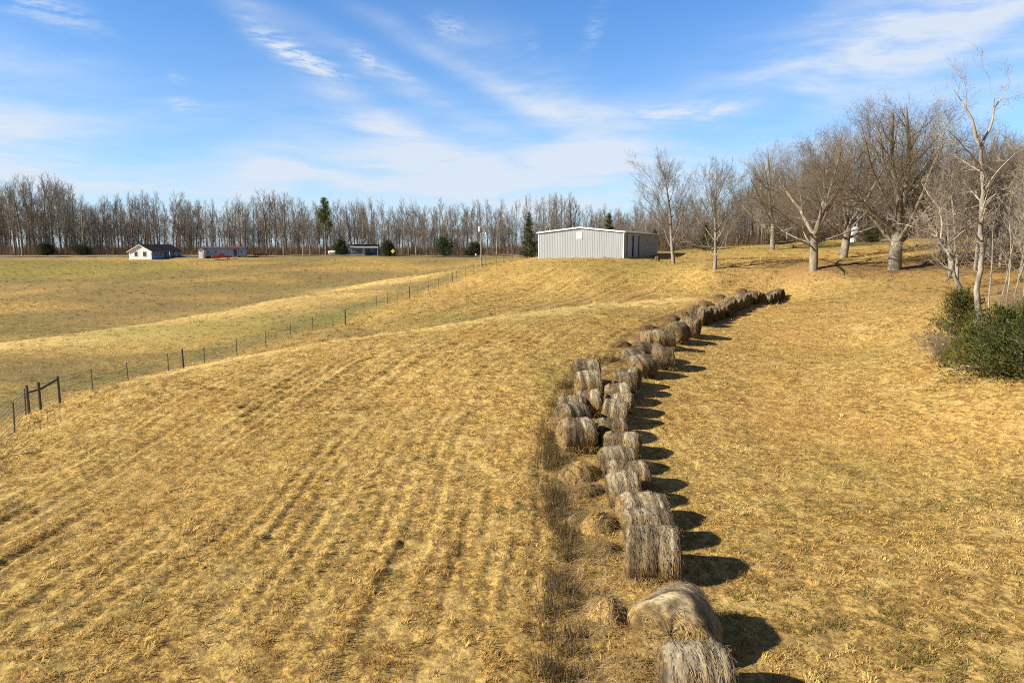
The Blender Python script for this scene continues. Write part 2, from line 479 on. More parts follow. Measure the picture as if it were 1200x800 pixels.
# ------------------------------------------------------------------ ground
def zones(X, Y, s, al, fs, trash):
    """what grows where, plus painted sunlit crest and bale shade: shared by the soil colour and the grass on it"""
    beyond = np.clip(-fs / 3, 0, 1)
    dist = np.sqrt(X * X + Y * Y)
    # where the grass is green: shallow draw, knoll, hill top, far corner of the pasture
    g = 0.55 * np.clip(fbm(X * 0.035, Y * 0.05, 61, 4) * 3.0 - 1.45, 0, 1)
    g += 0.5 * beyond * np.clip(fbm(X * 0.02, Y * 0.035, 66, 4) * 3.2 - 1.5, 0, 1)
    def sp(px, py, D, rx, ry, k):
        q = px_at(px, py, D); return k * np.exp(-((X - q[0]) / rx) ** 2 - ((Y - q[1]) / ry) ** 2)
    g += sp(20, 315, 175, 26, 18, 1.1) + sp(150, 312, 182, 24, 10, 0.5) + sp(85, 382, 90, 6, 4, 0.8) + sp(190, 385, 85, 5, 4, 0.4)
    g += sp(1000, 287, 140, 22, 7, 0.8) + sp(900, 288, 140, 14, 8, 0.5) + sp(1000, 540, 27, 3.5, 2.5, 0.35) + sp(980, 400, 47, 4, 3, 0.4)
    g += sp(740, 312, 106, 12, 8, 0.6) + sp(600, 360, 75, 9, 3, 0.45) + sp(650, 440, 38, 1.2, 5, 0.6)
    sw = sp(430, 392, 66.5, 8, 2.5, .9) + sp(540, 372, 74, 10, 3.0, .9) + sp(650, 359, 81, 9, 3, .8) + sp(740, 348, 87, 8, 3, .6)
    ridge = sp(0, 406, 75, 16, 6, 1) + sp(110, 392, 82, 14, 6, 1) + sp(230, 371, 92, 14, 7, 1) + sp(330, 351, 108, 13, 9, 1) + sp(450, 329, 132, 13, 12, 1)
    pale = sum(sp(q_[0], q_[1], q_[2], 3.0, 2.2, 1.0) for q_ in [(160, 445, 42), (205, 435, 44.5), (250, 425, 46.5), (300, 415, 49.5), (350, 407, 51.5), (400, 401, 53), (435, 395, 53.7), (470, 390, 54.5), (500, 385, 55.2), (530, 380, 56.2), (560, 376, 57.2), (590, 371, 58.7), (615, 368, 59.8), (640, 365, 61), (670, 361, 63), (700, 358, 65), (730, 355, 67.5), (760, 352, 70), (790, 350, 73)])  # sunlit edge of the near crest, painted as paler grass
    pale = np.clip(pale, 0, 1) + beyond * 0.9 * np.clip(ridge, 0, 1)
    dirt_shade = trash * (0.42 + 0.75 * np.clip(fbm(X * 0.8, Y * 0.8, 71, 3) * 2.4 - 0.7, 0, 1))  # disturbed strip, its colour darkened further to imitate shadowed gaps
    dirt_shade += sp(860, 730, 15.6, 1.5, 1.1, 0.5)  # dark patch painted where the askew bale casts its shadow
    # leaf litter below the oaks and at the woods' edge
    lit = sp(960, 312, 96, 11, 5, 0.8) + sp(1060, 313, 92, 12, 5, 0.8) + sp(1200, 340, 60, 12, 16, 0.6) + sp(1140, 310, 85, 14, 12, 0.6)
    lit += np.clip((Y - 219) / 4, 0, 1) * (X < 60) + np.clip((Y + 0.25 * X - 182) / 8, 0, 1) * (X >= 20)
    brown = beyond * np.clip(0.35 + fbm(X * 0.05, Y * 0.11, 81, 4) * 4.4 - 2.0, 0, 1) + np.clip(sw, 0, 1) * .8
    nfe = np.exp(-((fs + 5) / 5.0) ** 2)                      # grazed olive belt along the fence
    brown += 0.75 * nfe * beyond
    g += 0.30 * nfe * beyond
    brown = brown * (1 - 0.8 * np.clip(ridge, 0, 1))
    brown += beyond * (sp(230, 357, 121, 16, 6, 1) + sp(90, 376, 108, 18, 5, 0.9) + sp(330, 341, 137, 14, 7, 1) + sp(440, 322, 160, 16, 8, .8) + sp(120, 322, 165, 40, 8, .45))
    return beyond, np.clip(dirt_shade, 0, 1), np.clip(g, 0, 1), np.clip(lit, 0, 1), np.clip(brown, 0, 1), np.clip(pale, 0, 1)

def build_ground():
    ang = np.concatenate([np.linspace(-180, -50, 26, endpoint=False), np.linspace(-50, 50, 1050), np.linspace(50, 180, 26)[1:]])[:-1]
    rad = np.concatenate([np.linspace(1.0, 10, 12, endpoint=False), 10 * (14.0) ** np.linspace(0, 1, 640), 140 * (2800 / 140.0) ** np.linspace(0, 1, 90)[1:]])
    A, Rr = np.meshgrid(np.radians(ang), rad)
    X = (Rr * np.sin(A)).ravel(); Y = (Rr * np.cos(A)).ravel()
    Z = terr(X, Y)
    dz, s, al, left, trash = relief(X, Y)
    Z = Z + dz
    na, nr = len(ang), len(rad)
    idx = np.arange(na * nr).reshape(nr, na)
    nx = np.roll(idx, -1, axis=1)
    F = np.stack([idx[:-1], idx[1:], nx[1:], nx[:-1]], -1).reshape(-1, 4)[:, ::-1]
    # close the small hole under the camera with a fan
    V = np.concatenate([np.stack([X, Y, Z], -1), [[0, 0, float(terr([0], [0])[0])]]])
    c = len(V) - 1
    fan = np.stack([np.full(na, c), idx[0], nx[0]], -1)[:, ::-1]
    fs = fence_side(X, Y)
    beyond, dirt_shade, g, lit, brown, pale = zones(X, Y, s, al, fs, trash)
    cols = np.stack([np.clip(dirt_shade, 0, 1), np.clip(g, 0, 1), np.clip(lit + 0.0 * left, 0, 1)], -1)
    me = mesh_np('ground', V, [F, fan], None, True, np.concatenate([cols, [[0, 0, 0]]]))
    a = me.attributes.new('zone', 'FLOAT_COLOR', 'POINT')
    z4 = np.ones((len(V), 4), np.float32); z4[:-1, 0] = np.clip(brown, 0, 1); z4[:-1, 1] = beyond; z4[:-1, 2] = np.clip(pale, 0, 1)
    a.data.foreach_set('color', z4.ravel())
    m = bpy.data.materials.new('dry_grass_ground'); m.use_nodes = True
    t = NT(m.node_tree); p = m.node_tree.nodes['Principled BSDF']
    p.inputs['Roughness'].default_value = 1.0; p.inputs['Specular IOR Level'].default_value = 0.05
    geo = t.n('ShaderNodeNewGeometry'); pos = geo.outputs['Position']
    at = t.n('ShaderNodeAttribute', attribute_name='col'); sc = t.n('ShaderNodeSeparateColor'); t.link(at.outputs['Color'], sc.inputs[0])
    az = t.n('ShaderNodeAttribute', attribute_name='zone'); sz = t.n('ShaderNodeSeparateColor'); t.link(az.outputs['Color'], sz.inputs[0])
    n1 = t.noise(pos, 0.10, 5, 0.6); n2 = t.noise(pos, 0.9, 6, 0.65); n3 = t.noise(pos, 7.0, 6, 0.7); n4 = t.noise(pos, 30.0, 4, 0.7)
    n6 = t.noise(pos, 3.2, 5, 0.7)
    gold = t.mix(t.ramp(n3, 0.36, 0.60), tuple(BROWN * .75), tuple(GOLD))
    c = t.mix(t.math('MULTIPLY', t.ramp(n6, 0.54, 0.42), 0.75), gold, tuple(BROWN * 0.62))
    c = t.mix(t.math('MULTIPLY', t.ramp(n2, 0.45, 0.72), 0.45), c, tuple(PALE))
    c = t.mix(t.math('MULTIPLY', t.ramp(n1, 0.50, 0.68), 0.32), c, tuple(RUST))
    c = t.mix(t.math('MULTIPLY', t.ramp(n4, 0.45, 0.64), 0.25), c, tuple(PALE * 0.95))
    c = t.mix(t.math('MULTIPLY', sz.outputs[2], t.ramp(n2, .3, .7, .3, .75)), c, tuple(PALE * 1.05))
    # grey-brown thatch, dirt, painted shade, green, litter
    c = t.mix(t.math('MULTIPLY', sz.outputs[0], t.ramp(n2, 0.25, 0.75, 0.45, 0.95)), c, (0.165, 0.13, 0.058))
    gf = t.math('MULTIPLY', sc.outputs[1], t.ramp(n2, 0.30, 0.65, 0.25, 1.0))
    c = t.mix(t.math('MULTIPLY', gf, 0.85), c, tuple(GREEN * 1.15))
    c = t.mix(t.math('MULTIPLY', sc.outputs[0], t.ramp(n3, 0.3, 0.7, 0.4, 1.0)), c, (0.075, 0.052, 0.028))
    c = t.mix(t.math('MULTIPLY', sc.outputs[2], t.ramp(n2, 0.3, 0.7, 0.35, 0.9)), c, (0.20, 0.118, 0.06))
    t.link(c, p.inputs['Base Color'])
    b = t.n('ShaderNodeBump'); b.inputs['Strength'].default_value = 1.0; b.inputs['Distance'].default_value = 0.13
    n5 = t.noise(t.mapping(pos, (1, 1, 0.3)), 4.5, 8, 0.72)
    t.link(n5, b.inputs['Height']); t.link(b.outputs[0], p.inputs['Normal'])
    me.materials.append(m)
    o = link_mesh('ground', me)
    tag(o, 'rolling ground of golden dry grass, mown in swaths left of the bales', 'ground', kind='structure')
build_ground()

# gravel road along the far woods
def build_road():
    m = mat('gravel', (0.20, 0.19, 0.17), 0.95, 0.3, 0.6)
    xs = np.linspace(-330, 8, 170)
    V = []; F = []
    for i, x in enumerate(xs):
        y = 217.5 + 0.02 * x + 1.2 * math.sin(x * 0.02)
        for k in (-2.2, 2.2):
            V.append((x, y + k, zat(x, y + k) + 0.16))
    # a driveway bending down to the barn
    for i in range(len(xs) - 1): F.append((2 * i, 2 * i + 2, 2 * i + 3, 2 * i + 1))
    o = link_mesh('road', mesh_np('road', V, [np.array(F)], m))
    tag(o, 'narrow grey road along the edge of the far woods', 'road', kind='structure')
build_road()

# ------------------------------------------------------------------ grass
def blades(P, D, up, length, width, lean, cols, seg2):
    """P base points, D horizontal unit lean directions; returns V, F lists, colours"""
    n = len(P)
    side = np.stack([-D[:, 1], D[:, 0], np.zeros(n)], -1)
    # turn the blade's flat side at random
    L = length[:, None]; w_ = width[:, None]
    top = P + (D * lean[:, None] + np.array([0, 0, 1.0]) * up[:, None]) * L
    if seg2:
        mid = P + (D * (lean[:, None] * 0.35) + np.array([0, 0, 1.0]) * (up[:, None] * 0.62 + 0.12)) * L
        V = np.stack([P - side * w_, P + side * w_, mid + side * w_ * .8, mid - side * w_ * .8, top], 1).reshape(-1, 3)
        b = np.arange(n)[:, None] * 5
        return V, [b + np.array([[0, 1, 2, 3]]), b + np.array([[3, 2, 4]])], np.repeat(cols, 5, 0)
    V = np.stack([P - side * w_, P + side * w_, top], 1).reshape(-1, 3)
    b = np.arange(n)[:, None] * 3
    return V, [b + np.array([[0, 1, 2]])], np.repeat(cols, 3, 0)

M_GRASS = attr_mat('dry_grass', 0.85, 3.0, 0.8, 1.15, trans=0.25)
def build_grass():
    rng = np.random.default_rng(7)
    Vs, F4, F3, Cs = [], [], [], []
    off = 0
    def zone(d0, d1, dens, nb, seg2, lmul, wid):
        nonlocal off
        hw = 0.80
        n = int(dens * hw * (d1 * d1 - d0 * d0))
        D_ = np.sqrt(rng.uniform(d0 * d0, d1 * d1, n)); X = rng.uniform(-hw, hw, n) * D_ * 1.0; Y = D_
        s, al = rowdist(X, Y)
        fs = fence_side(X, Y)
        leftm = (s < -2.0) & (fs > 0)
        # clumpiness; swath rows carry more grass on their crests
        cl = np.where(leftm, fbm(X * 3.8, Y * 3.8, 131, 2) * .6 + fbm(s * 3.0, al * .8, 101, 2) * .4, fbm(X * 4.0, Y * 4.0, 101, 2)); big = fbm(X * 0.12, Y * 0.12, 107, 3)
        wob = (fbm(X * 0.25, Y * 0.25, 5, 3) - .5) * 1.2
        kn = np.exp(-((X - 6) / 24) ** 2 - ((Y - 92) / 22) ** 2)
        rowp = np.clip(1.5 * (swath(s, al, wob) * (1 - kn) + kn * swath(s * .6 + 5, al * .6, wob)), -1, 1)
        pk = np.clip(cl * 5.5 - 2.35, 0.02, 1) * np.where(leftm, 0.55 + 0.45 * rowp, 0.9)
        pk *= np.where(np.abs(s) < 0.9, 0.35, 1) * np.where(fs < 0, 0.75, 1)
        onbale = (np.abs(s) < 0.75) & (al > 6)
        keep = (rng.random(n) < pk) & ~onbale & (Y > 7)
        al = al[keep]; X, Y, s, fs, leftm, big, cl = X[keep], Y[keep], s[keep], fs[keep], leftm[keep], big[keep], cl[keep]
        n = len(X)
        Z = terr(X, Y) + relief(X, Y)[0]
        # tuft colour
        h = np.where(leftm, fbm(s * 1.9, al * .22, 111, 4) * .7 + fbm(X * .5, Y * .5, 112, 3) * .3, fbm(X * 0.5, Y * 0.5, 111, 3)); q = rng.random(n)
        mixp = np.clip((h - .34) * 3.4 + (q - .5) * 0.9, 0, 1)[:, None]
        tc_ = GOLD * (1 - mixp) + PALE * mixp
        pt = fbm(X * .55, Y * .55, 161, 3); pb = np.clip((pt - .50) * 5 + (q - .5) * .8, 0, .75)[:, None]
        tc_ = tc_ * (1 - pb) + np.array([0.34, 0.185, 0.052]) * pb
        ru = np.clip((big - .52) * 4 + (q - .6), 0, 0.6)[:, None]
        tc_ = tc_ * (1 - ru) + RUST * ru
        gr = np.clip((fbm(X * 0.3 + 9, Y * 0.3, 115, 3) - .56) * 5, 0, 0.75)[:, None] * (rng.random(n)[:, None] < .8)
        tc_ = tc_ * (1 - gr) + GREEN * gr
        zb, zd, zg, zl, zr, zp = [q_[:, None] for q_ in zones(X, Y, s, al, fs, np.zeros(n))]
        rj = rng.random((n, 1))
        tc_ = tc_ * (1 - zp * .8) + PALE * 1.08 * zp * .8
        bf = np.clip(zr * .9, 0, 1) * (rj < .85); tc_ = tc_ * (1 - bf) + np.array([0.21, 0.155, 0.065]) * bf
        bf = np.clip(zg * .95, 0, 1) * (rj < .8); tc_ = tc_ * (1 - bf) + GREEN * 1.25 * bf
        bf = zl * .8; tc_ = tc_ * (1 - bf) + np.array([0.22, 0.13, 0.065]) * bf
        tr = np.exp(-((s + 2.4) / 1.0) ** 2)[:, None] * 0.55 * (rng.random(n)[:, None] < .7)
        tc_ = tc_ * (1 - tr) + (BROWN * 0.75 + GREEN * .2) * tr
        ts = rng.uniform(0.6, 1.35, n) * lmul * np.where(leftm, 1.05, 0.85) * np.where(fs < 0, .85, 1) * (0.3 + 1.4 * cl)
        wa = rng.uniform(0, 2 * np.pi, n) * 0.25 + 0.4 + (big - .5) * 5       # lodged the same way over a patch
        k = nb
        i = np.repeat(np.arange(n), k); m = len(i)
        rr = np.sqrt(rng.random(m)) * 0.11 * lmul ** .7 * 1.1; ra = rng.uniform(0, 2 * np.pi, m)
        P = np.stack([X[i] + rr * np.cos(ra), Y[i] + rr * np.sin(ra), Z[i] - 0.01], -1)
        a = np.where(rng.random(m) < .55, wa[i] + rng.normal(0, .7, m), ra)
        Dv = np.stack([np.cos(a), np.sin(a), np.zeros(m)], -1)
        lean = np.where(rng.random(m) < .90, rng.uniform(.80, 1.0, m), rng.uniform(.45, .9, m)); up = .68 * np.sqrt(np.clip(1.03 - lean * lean, 0.05, 1))
        ln = ts[i] * rng.uniform(0.10, 0.22, m)
        wd = wid * rng.uniform(0.6, 1.3, m)
        tone = rng.uniform(.55, 1.34, n) * np.clip(.70 + .75 * (cl - .3), .55, 1.25)
        c = tc_[i] * (tone[i] * rng.uniform(0.75, 1.25, m))[:, None]
        dk = rng.random(m) < 0.10
        c[dk] = BROWN * rng.uniform(.6, 1.2, dk.sum())[:, None]
        V, F, cc = blades(P, Dv, up, ln, wd, lean, c, seg2)
        for f in F: (F4 if f.shape[1] == 4 else F3).append(f + off)
        Vs.append(V); Cs.append(cc); off += len(V)
    zone(9, 24, 46, 11, True, 1.0, 0.0085)
    zone(24, 40, 24, 9, False, 1.3, 0.014)
    zone(40, 66, 9, 10, False, 1.9, 0.016)
    zone(66, 115, 3.0, 9, False, 2.8, 0.028)
    zone(115, 200, 0.75, 8, False, 4.2, 0.05)
    me = mesh_np('dry_grass', np.concatenate(Vs), [np.concatenate(F4), np.concatenate(F3)], M_GRASS, False, np.concatenate(Cs))
    o = link_mesh('dry_grass', me)
    tag(o, 'short golden dry grass tufts growing all over the slope', 'grass', kind='stuff')
build_grass()

# ------------------------------------------------------------------ hay bales
M_HAY = attr_mat('weathered_hay', 0.95, 14.0, 0.62, 1.18, vscale=(1.6, .55, .55), bump=0.7, spec=0.05, tint=.28)
H_GREY = np.array([0.385, 0.315, 0.21]); H_TAN = np.array([0.42, 0.28, 0.115]); H_DARK = np.array([0.085, 0.058, 0.034])
H_GOLD = np.array([0.52, 0.33, 0.115]); H_LIGHT = np.array([0.58, 0.485, 0.325])
def strands_mesh(P, T, N, L, wd, sag, cols, k=4):
    """thin straw ribbons: start P, running along T over a surface of normal N, drooping"""
    n = len(P)
    B = np.cross(T, N); B /= np.linalg.norm(B, axis=1)[:, None] + 1e-9
    pts = []
    for i in range(k):
        t = i / (k - 1)
        q = P + T * (L * t)[:, None] + N * ((L * t) * 0.0)[:, None]
        q = q + np.array([0, 0, -1.0]) * (sag * (L * t) ** 2)[:, None]
        w_ = wd * (1 - 0.7 * t)
        pts += [q - B * w_[:, None], q + B * w_[:, None]]
    V = np.stack(pts, 1).reshape(-1, 3)
    b = np.arange(n)[:, None] * (2 * k)
    F = [b + np.array([[2 * i, 2 * i + 1, 2 * i + 3, 2 * i + 2]]) for i in range(k - 1)]
    return V, np.concatenate(F), np.repeat(cols, 2 * k, 0)

def bale_mesh(seed, L=1.35, Rb=0.74, nstr=1500, rough=1.0, slump=0.12, boxy=0.12, hi=True, grey=1.0, cone=0.0, dark=.86):
    """round bale lying on its curved side, axis along x, resting on z = 0"""
    rng = np.random.default_rng(seed)
    nt, nx = (72, 26) if hi else (36, 12)
    ncap = 7 if hi else 4
    th = np.linspace(0, 2 * np.pi, nt, endpoint=False)
    rings = []
    def prof(xx):
        e = np.abs(xx) / (L / 2)
        return 1 - 0.10 * e ** 8
    def ring(xx, k):
        c, s_ = np.cos(th), np.sin(th)
        r = Rb * prof(xx) * k * (1 + boxy * 0.18 * (np.abs(c) ** 4 + np.abs(s_) ** 4 - 0.6)) * (1 + cone * xx / L)
        # matted hay: ridges running round the bale, lumps
        r = r * (1 + rough * (0.055 * (fbm(np.full(nt, xx * 9 + seed), th * 0.9 + seed, seed, 3) - .5) * 2
                              + 0.05 * (fbm(np.full(nt, xx * 2.2 + 40), np.cos(th) * 1.6 + np.sin(th) * 3.1 + seed, seed + 3, 3) - .5) * 2))
        y = r * c; z = r * s_
        z = np.where(z < 0, z * (1 - slump * 1.1), z * (1 - slump * 0.35))
        y = y * (1 + slump * 0.7 * np.clip(0.3 - s_, 0, 1.3) / 1.3)
        xo = np.full(nt, xx) + 0.05 * rough * (fbm(c * 1.5 + 7, s_ * 1.5 + seed, seed + 9, 2) - .5) * 2 + z * 0.0
        return np.stack([xo, y, z], -1)
    for i in range(ncap):                                   # left end, from the middle outwards
        k = 0.04 + 0.96 * i / ncap
        q = ring(-L / 2, k); q[:, 0] -= 0.045 * (1 - k ** 2) + 0.025 * rough * (fbm(q[:, 1] * 5 + seed, q[:, 2] * 5, seed + 5, 3) - .5) * 2 + 0.012 * math.sin(k * 30); rings.append(q)
    for xx in np.linspace(-L / 2, L / 2, nx): rings.append(ring(xx, 1.0))
    for i in range(ncap)[::-1]:
        k = 0.04 + 0.96 * i / ncap
        q = ring(L / 2, k); q[:, 0] += 0.045 * (1 - k ** 2) + 0.025 * rough * (fbm(q[:, 1] * 5 + seed, q[:, 2] * 5, seed + 6, 3) - .5) * 2 + 0.012 * math.sin(k * 30); rings.append(q)
    V = np.concatenate(rings); nr = len(rings)
    zb = Rb * (1 - slump * 1.1) * 0.97
    V[:, 2] += zb
    V[:, 2] = np.maximum(V[:, 2], -0.06)
    idx = np.arange(nr * nt).reshape(nr, nt); nxt = np.roll(idx, -1, 1)
    F = np.stack([idx[:-1], nxt[:-1], nxt[1:], idx[1:]], -1).reshape(-1, 4)
    zn = np.clip(V[:, 2] / (2 * zb), 0, 1)
    band = fbm(V[:, 0] * 5 + seed * 3, np.full(len(V), 1.0), seed + 11, 3)
    pat = fbm(V[:, 0] * 3 + seed, V[:, 1] * 2.2 + V[:, 2] * 1.1, seed + 13, 4)
    gk = np.clip((zn - 0.66) * 3.2 + (pat - .5) * 2.2, 0, 1)[:, None] * grey
    base = H_TAN * .72 * (1 - gk) + H_GREY * 1.12 * gk
    dk = np.clip((band - .48) * 6 + (pat - .5) * 2.4, 0, 0.85)[:, None]
    base = base * (1 - dk) + (H_DARK * 1.8) * dk
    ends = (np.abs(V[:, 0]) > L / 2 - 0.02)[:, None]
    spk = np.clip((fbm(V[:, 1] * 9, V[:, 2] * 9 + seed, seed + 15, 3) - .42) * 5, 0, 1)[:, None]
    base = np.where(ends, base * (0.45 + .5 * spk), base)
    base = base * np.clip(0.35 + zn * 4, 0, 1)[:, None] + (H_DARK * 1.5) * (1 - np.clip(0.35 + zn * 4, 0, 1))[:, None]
    # straw ribbons over the curved side
    n = nstr
    t0 = rng.uniform(-0.35, np.pi + 0.35, n); xx = rng.uniform(-L / 2, L / 2, n)
    ii = np.clip(((xx + L / 2) / L * (nx - 1)).astype(int), 0, nx - 1) + ncap
    jj = ((t0 / (2 * np.pi) * nt).astype(int)) % nt
    P = V[idx[ii, jj]].copy(); P[:, 0] = xx
    Nn = np.stack([np.zeros(n), np.cos(t0), np.sin(t0)], -1)
    sgn = np.where(np.cos(t0) + rng.normal(0, .25, n) > 0, -1.0, 1.0)            # combed downwards on each flank
    T = np.stack([rng.normal(0, .18, n), -np.sin(t0) * sgn, np.cos(t0) * sgn], -1) * 1.0
    T = T + Nn * rng.uniform(0.02, 0.16, n)[:, None] * rough
    T /= np.linalg.norm(T, axis=1)[:, None]
    Ls = rng.uniform(0.08, 0.30, n); P += Nn * rng.uniform(0.0, 0.018, n)[:, None]
    q = rng.random(n); zz = np.clip(P[:, 2] / (2 * zb), 0, 1)
    c = np.where((q < .22 + .35 * (zz > .7))[:, None], H_GREY * 1.05, np.where((q < .36 + .3 * (zz > .7))[:, None], H_LIGHT * (0.75 + 0.3 * grey), np.where((q < .68)[:, None], H_TAN * 1.05, np.where((q < .86)[:, None], H_GOLD, H_DARK * 1.6))))
    bb = np.clip((fbm(xx * 5 + seed * 3, np.full(n, 1.0), seed + 11, 3) - .47) * 7, 0, .9)[:, None]
    c = c * (1 - bb) + H_DARK * 1.8 * bb
    c = c * rng.uniform(.75, 1.2, n)[:, None]
    V2, F2, c2 = strands_mesh(P, T, Nn, Ls, rng.uniform(0.004, 0.009, n) * (1 if hi else 1.7), np.full(n, 0.55 / Rb), c)
    # loose straw on both ends
    m = nstr // 3
    a = rng.uniform(0, 2 * np.pi, m); rr = np.sqrt(rng.random(m)) * Rb * 0.95; sd = rng.choice([-1.0, 1.0], m)
    P3 = np.stack([sd * (L / 2 + 0.035), rr * np.cos(a), rr * np.sin(a) * (1 - slump * .5) + zb], -1)
    N3 = np.stack([sd, np.zeros(m), np.zeros(m)], -1)
    tw = a + np.pi / 2 + rng.normal(0, .7, m)
    T3 = np.stack([sd * rng.uniform(0.05, 0.45, m), np.cos(tw), np.sin(tw) - .2], -1); T3 /= np.linalg.norm(T3, axis=1)[:, None]
    q = rng.random(m)
    c3 = .85 * np.where((q < .35)[:, None], H_TAN, np.where((q < .6)[:, None], H_GOLD, np.where((q < .88)[:, None], H_GREY, H_DARK * 2))) * rng.uniform(.7, 1.2, m)[:, None]
    V3, F3, c3 = strands_mesh(P3, T3, N3, rng.uniform(.08, .26, m), rng.uniform(.004, .008, m) * (1 if hi else 1.7), np.full(m, 0.9), c3)
    # fringe of fallen straw round the foot
    kf = nstr // 3
    xx = rng.uniform(-L / 2 - .1, L / 2 + .1, kf); sy = rng.choice([-1.0, 1.0], kf)
    P4 = np.stack([xx, sy * Rb * rng.uniform(.7, 1.02, kf), rng.uniform(.03, .30, kf)], -1)
    a = rng.normal(0, .9, kf)
    T4 = np.stack([np.sin(a), sy * np.cos(a), rng.uniform(-.5, .2, kf)], -1); T4 /= np.linalg.norm(T4, axis=1)[:, None]
    N4 = np.tile(np.array([0, 0, 1.0]), (kf, 1))
    c4 = np.where((rng.random(kf) < .6)[:, None], H_GOLD, H_TAN) * rng.uniform(.7, 1.15, kf)[:, None]
    V4, F4, c4 = strands_mesh(P4, T4, N4, rng.uniform(.12, .38, kf), rng.uniform(.004, .008, kf) * (1 if hi else 1.7), np.full(kf, 0.5), c4)
    o1 = len(V); o2 = o1 + len(V2); o3 = o2 + len(V3)
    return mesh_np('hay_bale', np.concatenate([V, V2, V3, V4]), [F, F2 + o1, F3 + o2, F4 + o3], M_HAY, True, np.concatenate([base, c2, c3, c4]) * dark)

def heap_mesh(seed, a=0.9, b=0.7, h=0.55, nstr=700, gold=0.6, flakes=False):
    """slumped mound of loose hay"""
    rng = np.random.default_rng(seed)
    nr, nt = 16, 44
    th = np.linspace(0, 2 * np.pi, nt, endpoint=False)
    V = []
    h *= .78
    for i in range(nr):
        k = i / (nr - 1)
        wob = 1 + 0.30 * (fbm(np.cos(th) * 1.3 + seed, np.sin(th) * 1.3 + k, seed, 3) - .5) * 2
        x = a * k * np.cos(th) * wob; y = b * k * np.sin(th) * wob
        z = h * (1 - k ** 2.2) + 0.16 * h * (fbm(x * 5 + seed, y * 5, seed + 2, 3) - .5) * 2
        if flakes: z = z + 0.10 * np.sin((x * 0.8 + y * .6 + .2 * np.sin(y * 3)) * 20) * (1 - k)
        if i == nr - 1: z = z * 0 - 0.12
        V.append(np.stack([x, y, z], -1))
    V = np.concatenate(V)
    idx = np.arange(nr * nt).reshape(nr, nt); nxt = np.roll(idx, -1, 1)
    F = np.stack([idx[:-1], idx[1:], nxt[1:], nxt[:-1]], -1).reshape(-1, 4)
    p = fbm(V[:, 0] * 4 + seed, V[:, 1] * 4, seed + 4, 4)
    dk = np.clip((p - .45) * 4, 0, .85)[:, None]
    H_OLD = np.array([.22, .125, .065])
    base = (H_GOLD * gold + H_TAN * (1 - gold) if gold >= 0 else H_OLD) * (1 - dk) + H_DARK * 2 * dk
    n = nstr
    al = rng.uniform(0, 2 * np.pi, n); k = np.sqrt(rng.random(n)) * .97
    ii = np.clip((k * (nr - 1)).astype(int), 0, nr - 2); jj = (al / (2 * np.pi) * nt).astype(int) % nt
    P = V[idx[ii, jj]] + np.array([0, 0, .01])
    ar = al + rng.normal(0, 1.7, n)
    T = np.stack([np.cos(ar), np.sin(ar), rng.uniform(-.35, .45, n)], -1); T /= np.linalg.norm(T, axis=1)[:, None]
    q = rng.random(n)
    c = np.where((q < .5 * gold + .2)[:, None], H_GOLD, np.where((q < .75)[:, None], H_TAN, np.where((q < .9)[:, None], H_LIGHT, H_DARK * 2))) * rng.uniform(.7, 1.2, n)[:, None]
    if gold < 0: c = c * np.array([.6, .5, .55])
    V2, F2, c2 = strands_mesh(P, T, np.tile(np.array([0, 0, 1.0]), (n, 1)), rng.uniform(.12, .45, n), rng.uniform(.004, .009, n), np.full(n, .8), c)
    return mesh_np('hay_heap', np.concatenate([V, V2]), [F, F2 + len(V)], M_HAY, True, np.concatenate([base, c2]) * .74)

BALES = [bale_mesh(11 + i, L=1.3 + .12 * (i % 3), Rb=.72 + .03 * (i % 4), slump=.06 + .04 * (i % 4), rough=1.2 + .4 * (i % 3), nstr=1150) for i in range(6)]
BALES_FAR = [bale_mesh(41 + i, L=1.25 + .1 * (i % 3), Rb=.70 + .03 * (i % 4), slump=.05 + .06 * (i % 4), rough=1.9 + .5 * (i % 3), nstr=420, hi=False, dark=.62, grey=(1.0 if i % 3 else .45)) for i in range(6)]

ORD = ['first','second','third','fourth','fifth','sixth','seventh','eighth','ninth','tenth','eleventh','twelfth','thirteenth','fourteenth','fifteenth',
       'sixteenth','seventeenth','eighteenth','nineteenth','twentieth']
def row_dir(i):
    a = ROW[max(i - 1, 0)]; b = ROW[min(i + 1, len(ROW) - 1)]
    return math.atan2(b.x - a.x, b.y - a.y)      # heading, clockwise from +y
rb = random.Random(5)
def put(me, name, x, y, rz, label, cat, group, sc=(1, 1, 1), tilt=(0, 0), dz=0.0):
    o = link_mesh(name, me)
    o.location = (x, y, zat(x, y) - 0.03 + dz); o.rotation_euler = (tilt[0], tilt[1], rz); o.scale = sc
    return tag(o, label, cat, group)
G_ROW = 'weathered round hay bales in the long row'
near_labels = {
    0: 'nearest grey round bale of the row, cut off by the photo\'s bottom edge',
    1: 'tan round bale turned askew out of the row behind the nearest bale',
    2: 'big ragged round bale with streaked front and golden right edge behind the askew bale',
    3: 'grey streaked round bale just behind the big ragged bale with the golden edge',
}
